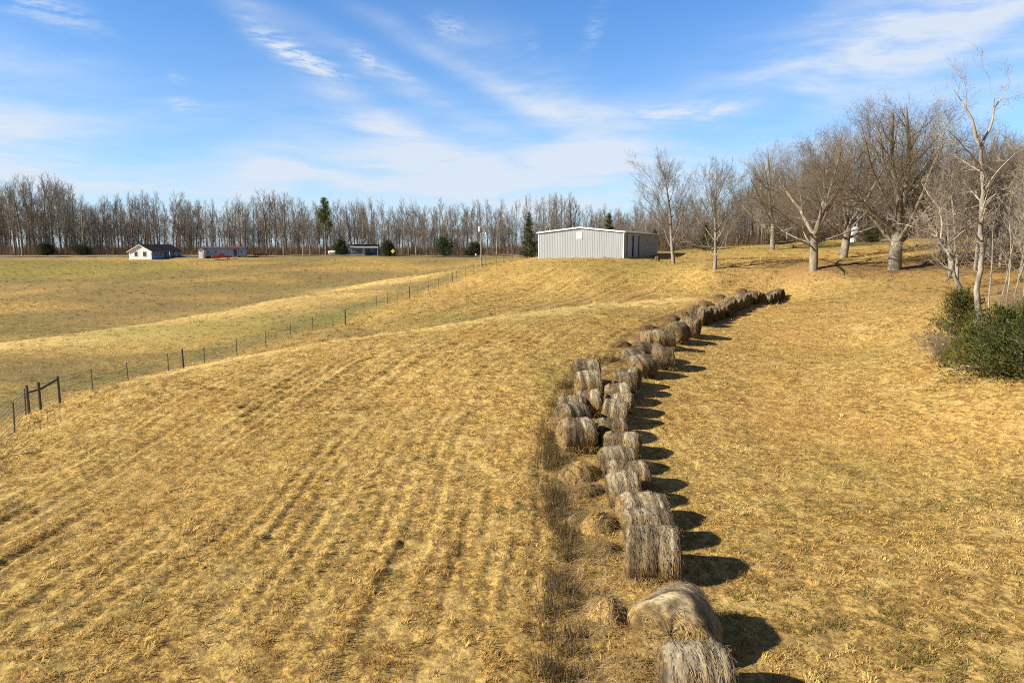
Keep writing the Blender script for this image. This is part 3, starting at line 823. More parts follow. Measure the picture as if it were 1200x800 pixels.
for i in range(0, 4):
    p = ROW[i]; hd = row_dir(i)
    if i == 0: put(BALES[0], 'hay_bale', p.x + .1, p.y + .05, -hd + R(4), near_labels[0], 'hay bale', G_ROW, (1.02, 1, .98))
    if i == 1: put(bale_mesh(77, L=1.35, Rb=.74, slump=.16, boxy=2.2, nstr=2200, grey=.75, rough=1.5, cone=-.16), 'hay_bale', p.x - .05, p.y, R(64), near_labels[1], 'hay bale', G_ROW, (1.05, 1.12, 1.04), (R(9), R(8)))
    if i == 2: put(bale_mesh(78, L=1.45, Rb=.76, slump=.08, nstr=1900, rough=1.35, dark=.8), 'hay_bale', p.x, p.y, -hd + R(-4), near_labels[2], 'hay bale', G_ROW)
    if i == 3: put(BALES[4], 'hay_bale', p.x - .08, p.y + .12, -hd + R(5), near_labels[3], 'hay bale', G_ROW, (.95, .9, .86))
# the rest of the row at bale spacing along the line
s0 = float(rowdist(np.array([ROW[3].x]), np.array([ROW[3].y]))[1][0])
s_gap0 = float(rowdist(np.array([ROW[13].x]), np.array([ROW[13].y]))[1][0])
s_pack = float(rowdist(np.array([ROW[19].x]), np.array([ROW[19].y]))[1][0])
s_end = float(rowdist(np.array([ROW[-1].x]), np.array([ROW[-1].y]))[1][0])
def at_len(s):
    return np.interp(s, ROWL, ROWS[:, 0]), np.interp(s, ROWL, ROWS[:, 1])
s = s0; k = 4
looks = ['grey matted', 'tan streaked', 'slumped grey', 'ragged brown', 'squat weathered', 'pale grey']
while True:
    s += rb.uniform(1.46, 1.72)
    if s > s_gap0 + .3: break
    x, y = at_len(s); x2, y2 = at_len(s + 1)
    hd = math.atan2(x2 - x, y2 - y)
    v = rb.randrange(6) if k < 16 else rb.randrange(6)
    me = BALES[v] if k < 18 else BALES_FAR[v]
    lab = f'round hay bale standing {ORD[k]} in the row counted from the camera end' if k < 20 else 'round hay bale in the crowded middle bend of the row'
    sq = rb.uniform(.72, .96)
    put(me, 'hay_bale', float(x) + rb.uniform(-.24, .24), float(y), -hd + R(rb.uniform(-15, 15)), lab, 'hay bale', G_ROW, (rb.uniform(.80, 1.02), rb.uniform(.86, 1.0), sq * .95), (R(rb.uniform(-8, 8)), R(rb.uniform(-7, 7))))
    k += 1
# two bales apart, before the packed end of the row
for j, (px, py, rz, sc, lab) in enumerate([
        (753, 440, 25, (1, 1, .95), 'tan round bale with a dark hollow end at the sharp bend of the row'),
        (776, 432, -5, (1.05, 1.1, 1.0), 'big round bale casting a broad shadow at the outer side of the bend'),
        (759, 424, 15, (1.1, 1.1, .9), 'pale grey broad bale on top of the bend behind the outer bale'),
        (777, 409, 5, (1, 1, .95), 'dark ragged bale just above the bend of the row'),
        (793, 400, 42, (1, 1.05, 1.15), 'dark round bale standing on edge in the gap before the packed upper row'),
        (808, 394, -25, (1, 1.05, 1.1), 'round bale leaning beside the gap just below the packed upper row')]):
    p = ground_px(px, py); put(BALES_FAR[(j * 5 + 1) % 6], 'hay_bale', p.x, p.y, R(rz), lab, 'hay bale', G_ROW, sc)
s = s_pack + .3; n = 0; tot = int((s_end - s) / 1.5)
while s < s_end - .4:
    x, y = at_len(s); x2, y2 = at_len(s + 1); hd = math.atan2(x2 - x, y2 - y)
    last = s > s_end - 1.9
    lab = 'last upright bale at the far upper end of the row' if last else ('first bale at the lower start of the packed upper row' if n == 0 else 'upright grey bale packed tightly in the far upper part of the row')
    put(BALES_FAR[rb.randrange(6)], 'hay_bale', float(x) + rb.uniform(-.22, .22), float(y) + rb.uniform(-.1, .1), -hd + R(rb.uniform(-12, 12)), lab, 'hay bale', G_ROW,
        (rb.uniform(.75, 1.0), rb.uniform(.85, 1.0), rb.uniform(.80, 1.12)), (R(rb.uniform(-5, 5)), R(rb.uniform(-4, 4))))
    s += rb.uniform(1.35, 1.75); n += 1
# second, shorter row on its left
G_LEFT = 'bales of the short second row'
for j, (px, py, rz, sc, lab) in enumerate([
        (675, 526, 12, (1.05, 1.05, 1.05), 'squarish front bale of the short second row beside the collapsed brown bale'),
        (668, 508, 30, (1.0, 1.0, 1.08), 'rounded tan bale leaning behind the squarish front bale of the second row'),
        (670, 486, 0, (.9, .9, .75), 'low grey bale slumped at the left edge of the second row'),
        (692, 483, -10, (.9, 1, .9), 'pale grey bale of the second row touching the main row'),
        (690, 464, 5, (1, 1, 1.1), 'tall grey bale in the upper half of the second row'),
        (688, 449, 0, (1, 1, 1.05), 'dark hollow topped bale at the upper end of the second row'),
        (741, 426, 20, (1.0, 1, .8), 'golden low bale at the left of the bend beside the row'),
        (762, 405, -20, (1, 1, .9), 'grey bale on the left side of the bend above the golden low bale')]):
    p = ground_px(px, py)
    put((BALES if j < 5 else BALES_FAR)[(j * 2 + 1) % 6], 'hay_bale', p.x, p.y, R(rz), lab, 'hay bale', G_LEFT, tuple(.92 * q for q in sc), (R(rb.uniform(-5, 5)), R(rb.uniform(-6, 6))))
# collapsed bales and loose heaps
G_HEAP = 'collapsed heaps of old hay beside the row'
heaps = [(682, 556, .95, .75, .62, 1.0, True, 'collapsed brown bale folding into dark flakes below the squarish bale'),
         (688, 578, .8, .5, .40, .8, False, 'low brown hay heap under the collapsed flaking bale'),
         (703, 616, .75, .6, .55, .9, True, 'dark rounded hay heap left of the fifth bale of the row'),
         (708, 646, .42, .34, .34, .9, False, 'small golden tuft of hay with a dark shadow beside the big ragged bale'),
         (712, 726, .48, .42, .80, .7, False, 'knee high shaggy hay mound left of the askew bale'),
         (686, 608, .6, .5, .3, .9, False, 'flattened golden hay patch left of the dark rounded heap'),
         (735, 793, 1.0, .7, .25, .9, False, 'flattened spill of golden hay left of the nearest bale'),
         (730, 404, .9, .7, .45, .6, False, 'rotted brown hay heap on the uphill side of the bend'),
         (752, 398, .8, .7, .4, .3, False, 'old dark hay heap just uphill of the bend'),
         (772, 390, 1.0, .8, .5, .5, False, 'brown rotted hay heap left of the gap in the row'),
         (760, 385, .9, .7, .5, .3, False, 'reddish brown hay lump lowest of the line left of the packed row'),
         (787, 375, 1.0, .9, .75, .5, False, 'tall reddish hay lump left of the start of the packed row'),
         (800, 369, 1.0, .9, .5, .4, False, 'reddish hay lump between the tall lump and the packed row'),
         (815, 362, 1.0, .9, .5, .3, False, 'brown hay lump beside the lower packed row'),
         (826, 357, 1.0, .9, .6, .3, False, 'brown hay lump beside the middle of the packed row'),
         (842, 350, 1.1, .9, .6, .2, False, 'grey brown hay lump beside the upper packed row'),
         (870, 344, 1.0, .8, .7, .2, False, 'dark hay lump highest beside the far packed row')]
for j, (px, py, a, b, h, g, fl, lab) in enumerate(heaps):
    p = ground_px(px, py)
    put(heap_mesh(200 + j, a, b, h, 650 if p.y < 40 else 260, g if p.y < 40 else -.9, fl), 'hay_heap', p.x, p.y, R(37 * j), lab, 'hay heap', G_HEAP)

# loose straw and dead weeds along the left foot of the row
def litter():
    rng = np.random.default_rng(21)
    n = 18000
    sd = rng.normal(-1.5, .8, n); al = rng.uniform(2, 62, n) ** 1.0
    bx = np.interp(al, ROWL, ROWS[:, 0]); by = np.interp(al, ROWL, ROWS[:, 1])
    tx = np.interp(al + .5, ROWL, ROWS[:, 0]) - bx; ty = np.interp(al + .5, ROWL, ROWS[:, 1]) - by
    l = np.hypot(tx, ty); nx_, ny_ = ty / l, -tx / l
    X = bx + nx_ * sd; Y = by + ny_ * sd
    pk = fbm(X * .9, Y * .9, 301, 3); kp = pk > .42; X, Y = X[kp], Y[kp]; n = len(X)
    Z = terr(X, Y) + relief(X, Y)[0]
    P = np.stack([X, Y, Z + rng.uniform(.0, .05, n)], -1); a = rng.uniform(0, 2 * np.pi, n)
    T = np.stack([np.cos(a), np.sin(a), rng.uniform(-.02, .45, n)], -1); T /= np.linalg.norm(T, axis=1)[:, None]
    q = rng.random(n)
    c = np.where((q < .45)[:, None], H_GOLD, np.where((q < .75)[:, None], H_TAN, H_LIGHT)) * rng.uniform(.6, 1.15, n)[:, None]
    V, F, cc = strands_mesh(P, T, np.tile(np.array([0, 0, 1.0]), (n, 1)), rng.uniform(.2, .6, n), rng.uniform(.004, .009, n), rng.uniform(.1, .8, n), c)
    tag(link_mesh('loose_straw', mesh_np('loose_straw', V, [F], M_GRASS, False, cc)), 'loose golden straw spilled along the left foot of the bales', 'straw', kind='stuff')
    # weeds
    n = 3800
    sd = rng.normal(-2.7, .30, n); al = rng.uniform(1, 50, n)
    bx = np.interp(al, ROWL, ROWS[:, 0]); by = np.interp(al, ROWL, ROWS[:, 1])
    tx = np.interp(al + .5, ROWL, ROWS[:, 0]) - bx; ty = np.interp(al + .5, ROWL, ROWS[:, 1]) - by
    l = np.hypot(tx, ty); X = bx + ty / l * sd; Y = by - tx / l * sd
    pk = fbm(X * 1.7, Y * 1.7, 311, 3); kp = pk > .51; X, Y = X[kp], Y[kp]; n = len(X)
    i = np.repeat(np.arange(n), 6); m = len(i)
    Z = (terr(X, Y) + relief(X, Y)[0])[i]
    P = np.stack([X[i] + rng.normal(0, .07, m), Y[i] + rng.normal(0, .07, m), Z], -1); a = rng.uniform(0, 2 * np.pi, m)
    le = rng.uniform(.2, .8, m); Dv = np.stack([np.cos(a), np.sin(a), np.zeros(m)], -1)
    q = rng.random(m)
    c = np.where((q < .6)[:, None], np.array([.085, .058, .03]), np.where((q < .94)[:, None], np.array([.20, .13, .055]), np.array([.12, .115, .03]))) * rng.uniform(.6, 1.3, m)[:, None]
    V, F, cc = blades(P, Dv, np.sqrt(1 - le * le), rng.uniform(.18, .6, m), rng.uniform(.003, .008, m), le, c, True)
    tag(link_mesh('dead_weeds', mesh_np('dead_weeds', V, F, M_GRASS, False, cc)), 'dark dead weeds in the rough strip left of the bales', 'weeds', kind='stuff')
litter()

# ------------------------------------------------------------------ wire fence
M_POST = mat('weathered_post', (0.13, 0.105, 0.08), 0.9, 0.45, 4.0, bump=.5, vscale=(6, 6, 1))
M_TPOST = mat('steel_post', (0.10, 0.085, 0.07), 0.7, 0.4, 6.0, metal=.3)
M_WIRE = mat('wire', (0.20, 0.19, 0.18), 0.5, metal=.6)
def build_fence():
    root = empty('wire_fence', (FENCE[5][0], FENCE[5][1], zat(*FENCE[5])))
    tag(root, 'long wire mesh fence with wooden and steel posts running up to the barn', 'fence')
    ox, oy, oz = root.location
    fl = np.concatenate([[0], np.cumsum(np.hypot(*(FENCE[1:] - FENCE[:-1]).T))])
    def fp(s): return float(np.interp(s, fl, FENCE[:, 0])), float(np.interp(s, fl, FENCE[:, 1]))
    wood_s = [fl[4], fl[4] + .35, fl[5], fl[7], fl[9] - 2, fl[10], fl[11], fl[12] + 4, fl[13]]
    def zf(x, y): return float(terr([x], [y])[0])
    for i, s_ in enumerate(wood_s):
        x, y = fp(s_)
        if i == 1: y += .5
        m = MB(); m.tube([(x - ox, y - oy, zf(x, y) - .5 - oz), (x - ox, y - oy, zf(x, y) + .7 - oz), (x - ox + rb.uniform(-.02, .02), y - oy, zf(x, y) + 1.62 - oz)], .078, 10, .072)
        m.build('wood_post', M_POST, root, smooth=False)
    a = Vector((*fp(wood_s[1]), 0)); a.y += .5; b = Vector((*fp(wood_s[2]), 0))
    m = MB(); m.tube([(a.x - ox, a.y - oy, zf(a.x, a.y) + 1.18 - oz), (b.x - ox, b.y - oy, zf(b.x, b.y) + 1.45 - oz)], .07, 10); m.build('brace_rail', M_POST, root)
    a0 = Vector((*fp(wood_s[0]), 0))
    m = MB(); m.tube([(a0.x - ox, a0.y - oy, zf(a0.x, a0.y) + 1.2 - oz), (a.x - ox, a.y - oy, zf(a.x, a.y) + 1.2 - oz)], .06, 10); m.build('brace_rail', M_POST, root)
    s_ = fl[1]; post_s = []
    while s_ < fl[-1]:
        if min(abs(s_ - q) for q in wood_s) > 1.3: post_s.append(s_)
        s_ += 3.9 + rb.uniform(-.2, .2)
    for s_ in post_s:
        x, y = fp(s_); m = MB(); z = zf(x, y); h = 1.5 + rb.uniform(-.06, .06); l = rb.uniform(-.05, .05)
        m.box(x - ox - .023, x - ox + .023, y - oy - .023, y - oy + .023, z - .3 - oz, z + h - oz)
        m.v = [(vx + l * max(0, vz + oz - z), vy, vz) for vx, vy, vz in m.v]
        m.build('steel_post', M_TPOST, root)
    m = MB()
    ss = np.arange(fl[0], fl[-1], 2.0)
    for h in (.08, .25, .42, .60, .80, 1.02, 1.25, 1.42):
        pts = []
        for q in ss:
            x, y = fp(q); pts.append((x - ox, y - oy, zf(x, y) + h - oz))
        m.tube(pts, .008, 3)
    q = fl[0]
    while q < fl[7]:
        x, y = fp(q); z = zf(x, y); m.tube([(x - ox, y - oy, z + .08 - oz), (x - ox, y - oy, z + 1.25 - oz)], .003, 3); q += .3
    m.build('wire_mesh', M_WIRE, root)
build_fence()

# ------------------------------------------------------------------ metal barn
def rib_sheet_mat():
    m = mat('ribbed_steel', (0.33, 0.345, 0.362), 0.42, 0.10, .7, spec=.45, vscale=(1, 1, .15))
    return m
M_STEEL = rib_sheet_mat()
M_TRIM = mat('white_trim', (0.78, 0.78, 0.77), .5, .05)
M_ROOF = mat('galvanised_roof', (0.52, 0.53, 0.55), .4, .12, 1.0, metal=.5)
M_DOORBLUE = mat('blue_grey_door', (0.42, 0.48, 0.60), .4, .08, 1.0, spec=.5)
M_DARK = mat('dark_interior', (0.03, 0.03, 0.035), .9)
def build_barn():
    TH = R(25); Wd = 15.4; Ld = 24.0; EV = 4.35; PK = 5.15
    cx, cy, _ = px_at(730.5, 302, 118)
    zc = zat(cx, cy)
    fx = [cx - Wd * math.cos(TH) * k for k in (0, .5, 1)]; fy = [cy + Wd * math.sin(TH) * k for k in (0, .5, 1)]
    base = ZC - (302.4 - 292) / FPX * 118
    root = empty('metal_barn', (cx, cy, base), -TH)
    tag(root, 'long pale metal barn with a low gable and ribbed walls on the knoll', 'barn')
    # local axes: x runs from -Wd to 0 along the gable front (y = 0), the side wall runs back along +y at x = 0
    def ztop(x): return EV + (PK - EV) * (1 - abs(x + Wd / 2) / (Wd / 2))
    m = MB(); T = .12
    m.prism([(-Wd, -1.2), (0, -1.2), (0, EV), (-Wd / 2, PK), (-Wd, EV)], 1, 0, T)
    x = -Wd + .16
    r2 = random.Random(3)
    while x < -.1:
        m.box(x - .03, x + .03, -.026, .001, -1.2, ztop(x) - .14); x += .305
    m.build('front_wall', M_STEEL, root)
    m = MB(); m.prism([(-Wd, -1.2), (0, -1.2), (0, EV), (-Wd / 2, PK), (-Wd, EV)], 1, Ld - T, Ld); m.build('back_wall', M_STEEL, root)
    m = MB(); m.box(-Wd, -Wd + T, T, Ld - T, -1.2, EV); m.build('side_wall', M_STEEL, root)
    # right side with two sliding doors and open gaps beside them
    m = MB(); o1, o2, o3, o4 = 1.9, 6.2, 6.5, 10.2; DH = 3.85
    for y0, y1, z0, z1 in [(T, o1, -1.2, EV), (o4, Ld - T, -1.2, EV), (o1, o4, DH, EV)]:
        m.box(-T, 0, y0, y1, z0, z1)
    y = T + .15
    while y < Ld - .2:
        z0 = DH + .12 if o1 - .1 < y < o4 + .1 else -1.2
        m.box(-.001, .012, y - .035, y + .035, z0, EV - .12); y += .305
    m.build('side_wall', M_STEEL, root)
    for y0, y1 in [(2.15, 4.95), (6.05, 8.9)]:
        m = MB(); m.box(.04, .10, y0, y1, -1.0, DH + .05)
        y = y0 + .2
        while y < y1 - .1: m.box(.099, .125, y - .03, y + .03, -.95, DH); y += .305
        m.box(.099, .13, y0, y0 + .09, -1, DH + .04); m.box(.099, .13, y1 - .09, y1, -1, DH + .04)
        m.build('sliding_door', M_DOORBLUE, root)
    m = MB(); m.box(.02, .16, 1.7, o4 + .3, DH + .06, DH + .22); m.build('door_track', M_ROOF, root)
    m = MB(); m.box(-Wd + .2, -.2, .3, Ld - .3, -.6, -.45); m.build('floor', M_DARK, root)
    for s_ in (-1, 1):
        m = MB()
        pts = [(-Wd / 2, PK + .02), (-Wd / 2 + s_ * (Wd / 2 + .28), EV - .01), (-Wd / 2 + s_ * (Wd / 2 + .28), EV + .09), (-Wd / 2, PK + .13)]
        m.prism(pts if s_ < 0 else pts, 1, -.22, Ld + .22)
        m.build('roof', M_ROOF, root)
    m = MB()
    for s_ in (-1, 1):
        m.prism([(-Wd / 2, PK - .10), (-Wd / 2 + s_ * (Wd / 2 + .30), EV - .13), (-Wd / 2 + s_ * (Wd / 2 + .30), EV + .10), (-Wd / 2, PK + .14)], 1, -.27, -.225)
    m.build('gable_trim', M_TRIM, root)
    m = MB(); m.box(-.10, .05, -.05, -.002, -1.2, EV - .14); m.box(.002, .05, -.0019, .12, -1.2, EV - .14); m.build('corner_trim', M_TRIM, root)
    m = MB(); m.box(-Wd - .04, -Wd + .10, -.05, -.002, -1.2, EV - .14); m.build('corner_trim', M_TRIM, root)
    xv = -Wd * .505
    m = MB(); m.box(xv - .52, xv + .52, -.11, -.04, 3.25, 4.4); m.build('gable_panel', M_TRIM, root, bevel=.02)
    m = MB(); m.prism([(-.02 , EV-.05), (.32, EV-.05), (.32, EV + .06), (-.02, EV + .02)], 1, -.2, Ld + .2); m.build('gutter', M_TRIM, root)
build_barn()

# ------------------------------------------------------------------ far houses, vehicles, poles
M_WHITE = mat('white_siding', (0.78, 0.78, 0.76), .6, .06, 2.0)
M_BLUE = mat('shade_blue_siding', (0.16, 0.30, 0.52), .6, .15, 1.5)  # white siding's shade on the farmhouse front, put into the colour
M_PALEBLUE = mat('pale_blue_siding', (0.28, 0.40, 0.62), .55, .15, .8)
M_SHINGLE = mat('brown_shingles', (0.085, 0.055, 0.05), .9, .4, 2.0)
M_NAVY = mat('navy_shutter', (0.035, 0.06, 0.15), .6)
M_GLASS = mat('window_glass', (0.04, 0.055, 0.07), .1, spec=.8)
M_RED = mat('red_paint', (0.55, 0.025, 0.03), .3, spec=.6)
M_DKRED = mat('dark_red_paint', (0.22, 0.03, 0.03), .4, spec=.5)
M_RUBBER = mat('rubber', (0.02, 0.02, 0.02), .85)
M_CHROME = mat('chrome', (0.6, 0.6, 0.6), .25, metal=.9)
M_LAMP = mat('lamp_glass', (0.75, 0.73, 0.68), .2, spec=.7)
M_WOODPOLE = mat('pale_wood_pole', (0.36, 0.32, 0.26), .85, .3, 3.0, vscale=(4, 4, .5))
M_YELLOW = mat('yellow_sign', (0.75, 0.48, 0.05), .5)
M_TANK = mat('white_tank', (0.78, 0.77, 0.74), .45, .08, 1.2)
M_BRICK = mat('brown_brick', (0.22, 0.12, 0.09), .9, .3, 6.0)

def window(root, x, z, w_, h, y, face, framemat=None, shutters=None):
    """window on a wall at y (face -1: looking to -y); frame is the part, pane its sub-part"""
    m = MB(); t = .07; a, b = (y - .05, y - .002) if face < 0 else (y + .002, y + .05)
    for bx in [(x - w_/2 - t, x - w_/2, z - t, z + h + t), (x + w_/2, x + w_/2 + t, z - t, z + h + t), (x - w_/2, x + w_/2, z - t, z), (x - w_/2, x + w_/2, z + h, z + h + t), (x - w_/2, x + w_/2, z + h/2 - .025, z + h/2 + .025)]:
        m.box(bx[0], bx[1], a, b, bx[2], bx[3])
    f = m.build('window', framemat or M_TRIM, root)
    m = MB(); m.box(x - w_/2, x + w_/2, y - .02 if face < 0 else y + .001, y - .001 if face < 0 else y + .02, z, z + h); m.build('pane', M_GLASS, f)
    if shutters:
        for s_ in (-1, 1):
            m = MB(); xx = x + s_ * (w_/2 + .30); m.box(xx - .2, xx + .2, a, b, z - .05, z + h + .05); m.build('shutter', shutters, root)

def win_x(root, y, z, w_, h, x):
    """window in a gable wall that faces -x"""
    m = MB(); t = .07; a, b = x - .05, x - .002
    for q in [(y - w_/2 - t, y - w_/2, z - t, z + h + t), (y + w_/2, y + w_/2 + t, z - t, z + h + t), (y - w_/2, y + w_/2, z - t, z), (y - w_/2, y + w_/2, z + h, z + h + t)]:
        m.box(a, b, q[0], q[1], q[2], q[3])
    f = m.build('window', M_TRIM, root)
    m = MB(); m.box(x - .02, x - .001, y - w_/2, y + w_/2, z, z + h); m.build('pane', M_GLASS, f)

def ranch_house():
    # gable end faces the sun, the shaded white front, coloured blue, looks right
    gx, gy, _ = px_at(177.5, 300, 203)
    rot = R(-50)                                         # local x runs back along the long front
    root = empty('farmhouse', (gx, gy, zat(gx, gy) - .05), 0)
    tag(root, 'white gabled house with a long front coloured shade-blue and dark roof by the woods', 'house')
    L, Dp, E, Pk = 17.0, 6.6, 2.5, 4.3
    # local frame: long front along +x at y = 0, gable wall at x = 0 spans y 0..Dp
    root.rotation_euler = (0, 0, R(88))
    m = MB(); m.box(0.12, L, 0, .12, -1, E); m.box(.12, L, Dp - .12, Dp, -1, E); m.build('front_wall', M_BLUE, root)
    m = MB(); m.prism([(0, -1), (Dp, -1), (Dp, E), (Dp / 2, Pk), (0, E)], 0, 0, .12); m.build('gable_wall', M_WHITE, root)
    m = MB(); m.prism([(0, -1), (Dp, -1), (Dp, E), (Dp / 2, Pk), (0, E)], 0, L, L + .12); m.build('gable_wall', M_WHITE, root)
    for s_ in (-1, 1):
        m = MB(); q = Dp / 2
        m.prism([(q, Pk + .03), (q + s_ * (q + .45), E - .22), (q + s_ * (q + .45), E - .08), (q, Pk + .2)], 0, -.25, L + .35)
        rf = m.build('roof', M_SHINGLE, root)
    m = MB(); m.box(7.2, 8.0, Dp / 2 - .35, Dp / 2 + .35, Pk - .3, Pk + 1.0); m.build('chimney', M_BRICK, rf)
    m = MB()
    for s_ in (-1, 1):
        q = Dp / 2; m.prism([(q, Pk - .12), (q + s_ * (q + .45), E - .40), (q + s_ * (q + .45), E - .2), (q, Pk + .08)], 0, -.33, -.255)
    m.build('bargeboard', M_TRIM, root)
    for y in (Dp * .30, Dp * .68): win_x(root, y, 1.0, .9, 1.3, 0)
    for x in (2.2, 11.6): window(root, x, .95, 1.0, 1.25, 0, -1, None, M_NAVY)
    window(root, 5.0, .95, 1.6, 1.25, 0, -1)
    m = MB(); m.box(7.3, 8.25, -.05, -.002, -.1, 2.05); d = m.build('door', M_NAVY, root)
    m = MB(); m.box(8.08, 8.14, -.11, -.051, .95, 1.05); m.build('handle', M_CHROME, d)
    m = MB(); m.box(6.2, 10.2, -2.2, -.02, 2.45, 2.6); pr = m.build('porch_roof', M_SHINGLE, root)
    for x in (6.4, 10.0):
        m = MB(); m.box(x - .07, x + .07, -2.1, -1.96, -.6, 2.45); m.build('porch_post', M_TRIM, root)
    m = MB(); m.box(6.2, 10.2, -2.2, -.02, -.7, -.12); m.build('porch_floor', M_WOODPOLE, root)
ranch_house()

def mobile_home():
    x0, y0, _ = px_at(239, 300, 209); x1, y1, _ = px_at(288, 300, 212)
    L = math.hypot(x1 - x0, y1 - y0); root = empty('mobile_home', (x0, y0, zat(x0, y0)), math.atan2(y1 - y0, x1 - x0))
    tag(root, 'long low pale blue mobile home behind the red pickup truck', 'mobile home')
    m = MB(); m.box(0, L, 0, 3.8, .35, 2.75); m.build('wall', M_PALEBLUE, root)
    m = MB(); m.box(.1, L - .1, .06, 3.7, -.8, .35); m.build('skirting', M_DARK, root)
    m = MB(); m.prism([(-.2, 2.72), (4.0, 2.72), (4.0, 2.85), (1.9, 3.25), (-.2, 2.85)], 0, -.2, L + .2); m.build('roof', M_SHINGLE, root)
    for x in (1.3, 3.2, 10.6): window(root, x, 1.25, .9, .95, 0, -1)
    m = MB(); m.box(8.3, 9.15, -.05, -.002, .5, 2.45); d = m.build('door', M_NAVY, root)
    m = MB(); m.box(8.36, 8.42, -.10, -.051, 1.4, 1.5); m.build('handle', M_CHROME, d)
    m = MB(); m.box(7.9, 9.6, -1.5, -.06, -.5, .4); m.build('porch_step', M_WOODPOLE, root)
    # lean-to porch of dark timber with a red roof
    m = MB(); m.prism([(-2.4, 2.95), (-.26, 3.35), (-.26, 3.45), (-2.4, 3.05)], 0, 6.9, 10.0); m.build('porch_roof', M_DKRED, root)
    for x in (7.0, 9.9):
        m = MB(); m.box(x - .06, x + .06, -2.3, -2.18, -.5, 2.96); m.build('porch_post', M_POST, root)
mobile_home()

def shed(px, py, D, w_, d, h, label, rot):
    x, y, _ = px_at(px, py, D); root = empty('garden_shed', (x, y, zat(x, y)), rot)
    tag(root, label, 'shed')
    m = MB(); m.prism([(-w_/2, -.5), (w_/2, -.5), (w_/2, h), (0, h + .45), (-w_/2, h)], 1, 0, d); m.build('wall', M_WHITE, root)
    for s_ in (-1, 1):
        m = MB(); m.prism([(0, h + .47), (s_ * (w_/2 + .15), h - .04), (s_ * (w_/2 + .15), h + .04), (0, h + .56)], 1, -.15, d + .15); m.build('roof', M_ROOF, root)
    m = MB(); m.box(-.45, .45, -.05, -.002, -.1, 1.9); dd = m.build('door', M_TANK, root)
    m = MB(); m.box(.3, .36, -.1, -.051, .9, 1.0); m.build('handle', M_RUBBER, dd)
    window(root, 0, 2.0, .5, .35, 0, -1)
shed(236, 300.5, 207, 1.5, 1.8, 2.35, 'narrow white shed at the left end of the pale blue mobile home', R(6))

def wheel(root, x, y, r, w_):
    m = MB(); m.tube([(x, y - w_/2, r), (x, y + w_/2, r)], r, 20); t = m.build('wheel', M_RUBBER, root)
    m = MB(); m.tube([(x, y - w_/2 - .01, r), (x, y + w_/2 + .01, r)], r * .58, 14); m.build('rim', M_CHROME, t)

def pickup(px, py, D, rot, paint, label):
    x, y, _ = px_at(px, py, D); root = empty('pickup_truck', (x, y, zat(x, y) + .16), rot)
    tag(root, label, 'pickup truck')
    # side profile along x (front at +x)
    m = MB()
    m.prism([(-2.6, .45), (-2.6, 1.12), (-.62, 1.12), (-.62, .45)], 1, -.88, -.78); m.prism([(-2.6, .45), (-2.6, 1.12), (-.62, 1.12), (-.62, .45)], 1, .78, .88)
    m.box(-2.6, -2.5, -.779, .779, .45, 1.1); m.box(-2.49, -.62, -.779, .779, .50, .62)
    m.build('cargo_bed', paint, root)
    m = MB(); m.prism([(-.615, .42), (2.6, .42), (2.66, .72), (2.55, 1.02), (1.25, 1.14), (.62, 1.70), (.45, 1.76), (-.45, 1.76), (-.58, 1.66), (-.615, 1.12)], 1, -.87, .87)
    b = m.build('body', paint, root, bevel=.06)
    for s_ in (-1, 1):
        a, c = (-.885, -.872) if s_ < 0 else (.872, .885)
        m = MB(); m.prism([(-.45, 1.16), (.95, 1.16), (.55, 1.62), (-.42, 1.65)], 1, a, c); m.build('side_window', M_GLASS, root)
    m = MB(); m.v = []; m.add([(1.20, -.72, 1.20), (1.20, .72, 1.20), (.68, .66, 1.68), (.68, -.66, 1.68), (1.17, -.72, 1.16), (1.17, .72, 1.16), (.62, .66, 1.66), (.62, -.66, 1.66)], [(0,1,2,3),(7,6,5,4),(0,4,5,1),(1,5,6,2),(2,6,7,3),(3,7,4,0)]); m.build('windscreen', M_GLASS, root)
    for s_ in (-1, 1):
        m = MB(); m.box(2.62, 2.70, s_ * .66 - .14, s_ * .66 + .14, .70, .88); m.build('headlight', M_LAMP, root)
        m = MB(); m.box(-2.64, -2.602, s_ * .74 - .07, s_ * .74 + .07, .65, .95); m.build('tail_light', M_RED, root)
    m = MB(); m.box(2.66, 2.76, -.84, .84, .42, .58); m.build('bumper', M_CHROME, root)
    m = MB(); m.box(2.63, 2.68, -.45, .45, .66, .90); m.build('grille', M_CHROME, root)
    for xx in (-1.65, 1.65):
        for yy in (-.80, .80): wheel(root, xx, yy, .37, .24)
pickup(260, 300.5, 203, R(205), M_RED, 'bright red pickup truck parked in front of the pale blue mobile home')

def sedan(px, py, D, rot, paint, label):
    x, y, _ = px_at(px, py, D); root = empty('parked_car', (x, y, zat(x, y) + .1), rot)
    tag(root, label, 'car')
    m = MB(); m.prism([(-2.2, .35), (2.2, .35), (2.25, .62), (2.1, .82), (1.05, .92), (.45, 1.36), (-.75, 1.38), (-1.55, .98), (-2.2, .92)], 1, -.82, .82); m.build('body', paint, root, bevel=.06)
    for s_ in (-1, 1):
        a, c = (-.835, -.822) if s_ < 0 else (.822, .835)
        m = MB(); m.prism([(-1.2, .98), (.85, .95), (.42, 1.29), (-.72, 1.31)], 1, a, c); m.build('side_window', M_GLASS, root)
        m = MB(); m.box(2.16, 2.26, s_ * .58 - .15, s_ * .58 + .15, .60, .74); m.build('headlight', M_LAMP, root)
    for xx in (-1.35, 1.35):
        for yy in (-.75, .75): wheel(root, xx, yy, .31, .2)
sedan(306, 300, 214, R(20), M_DKRED, 'small dark red car parked at the edge of the woods')

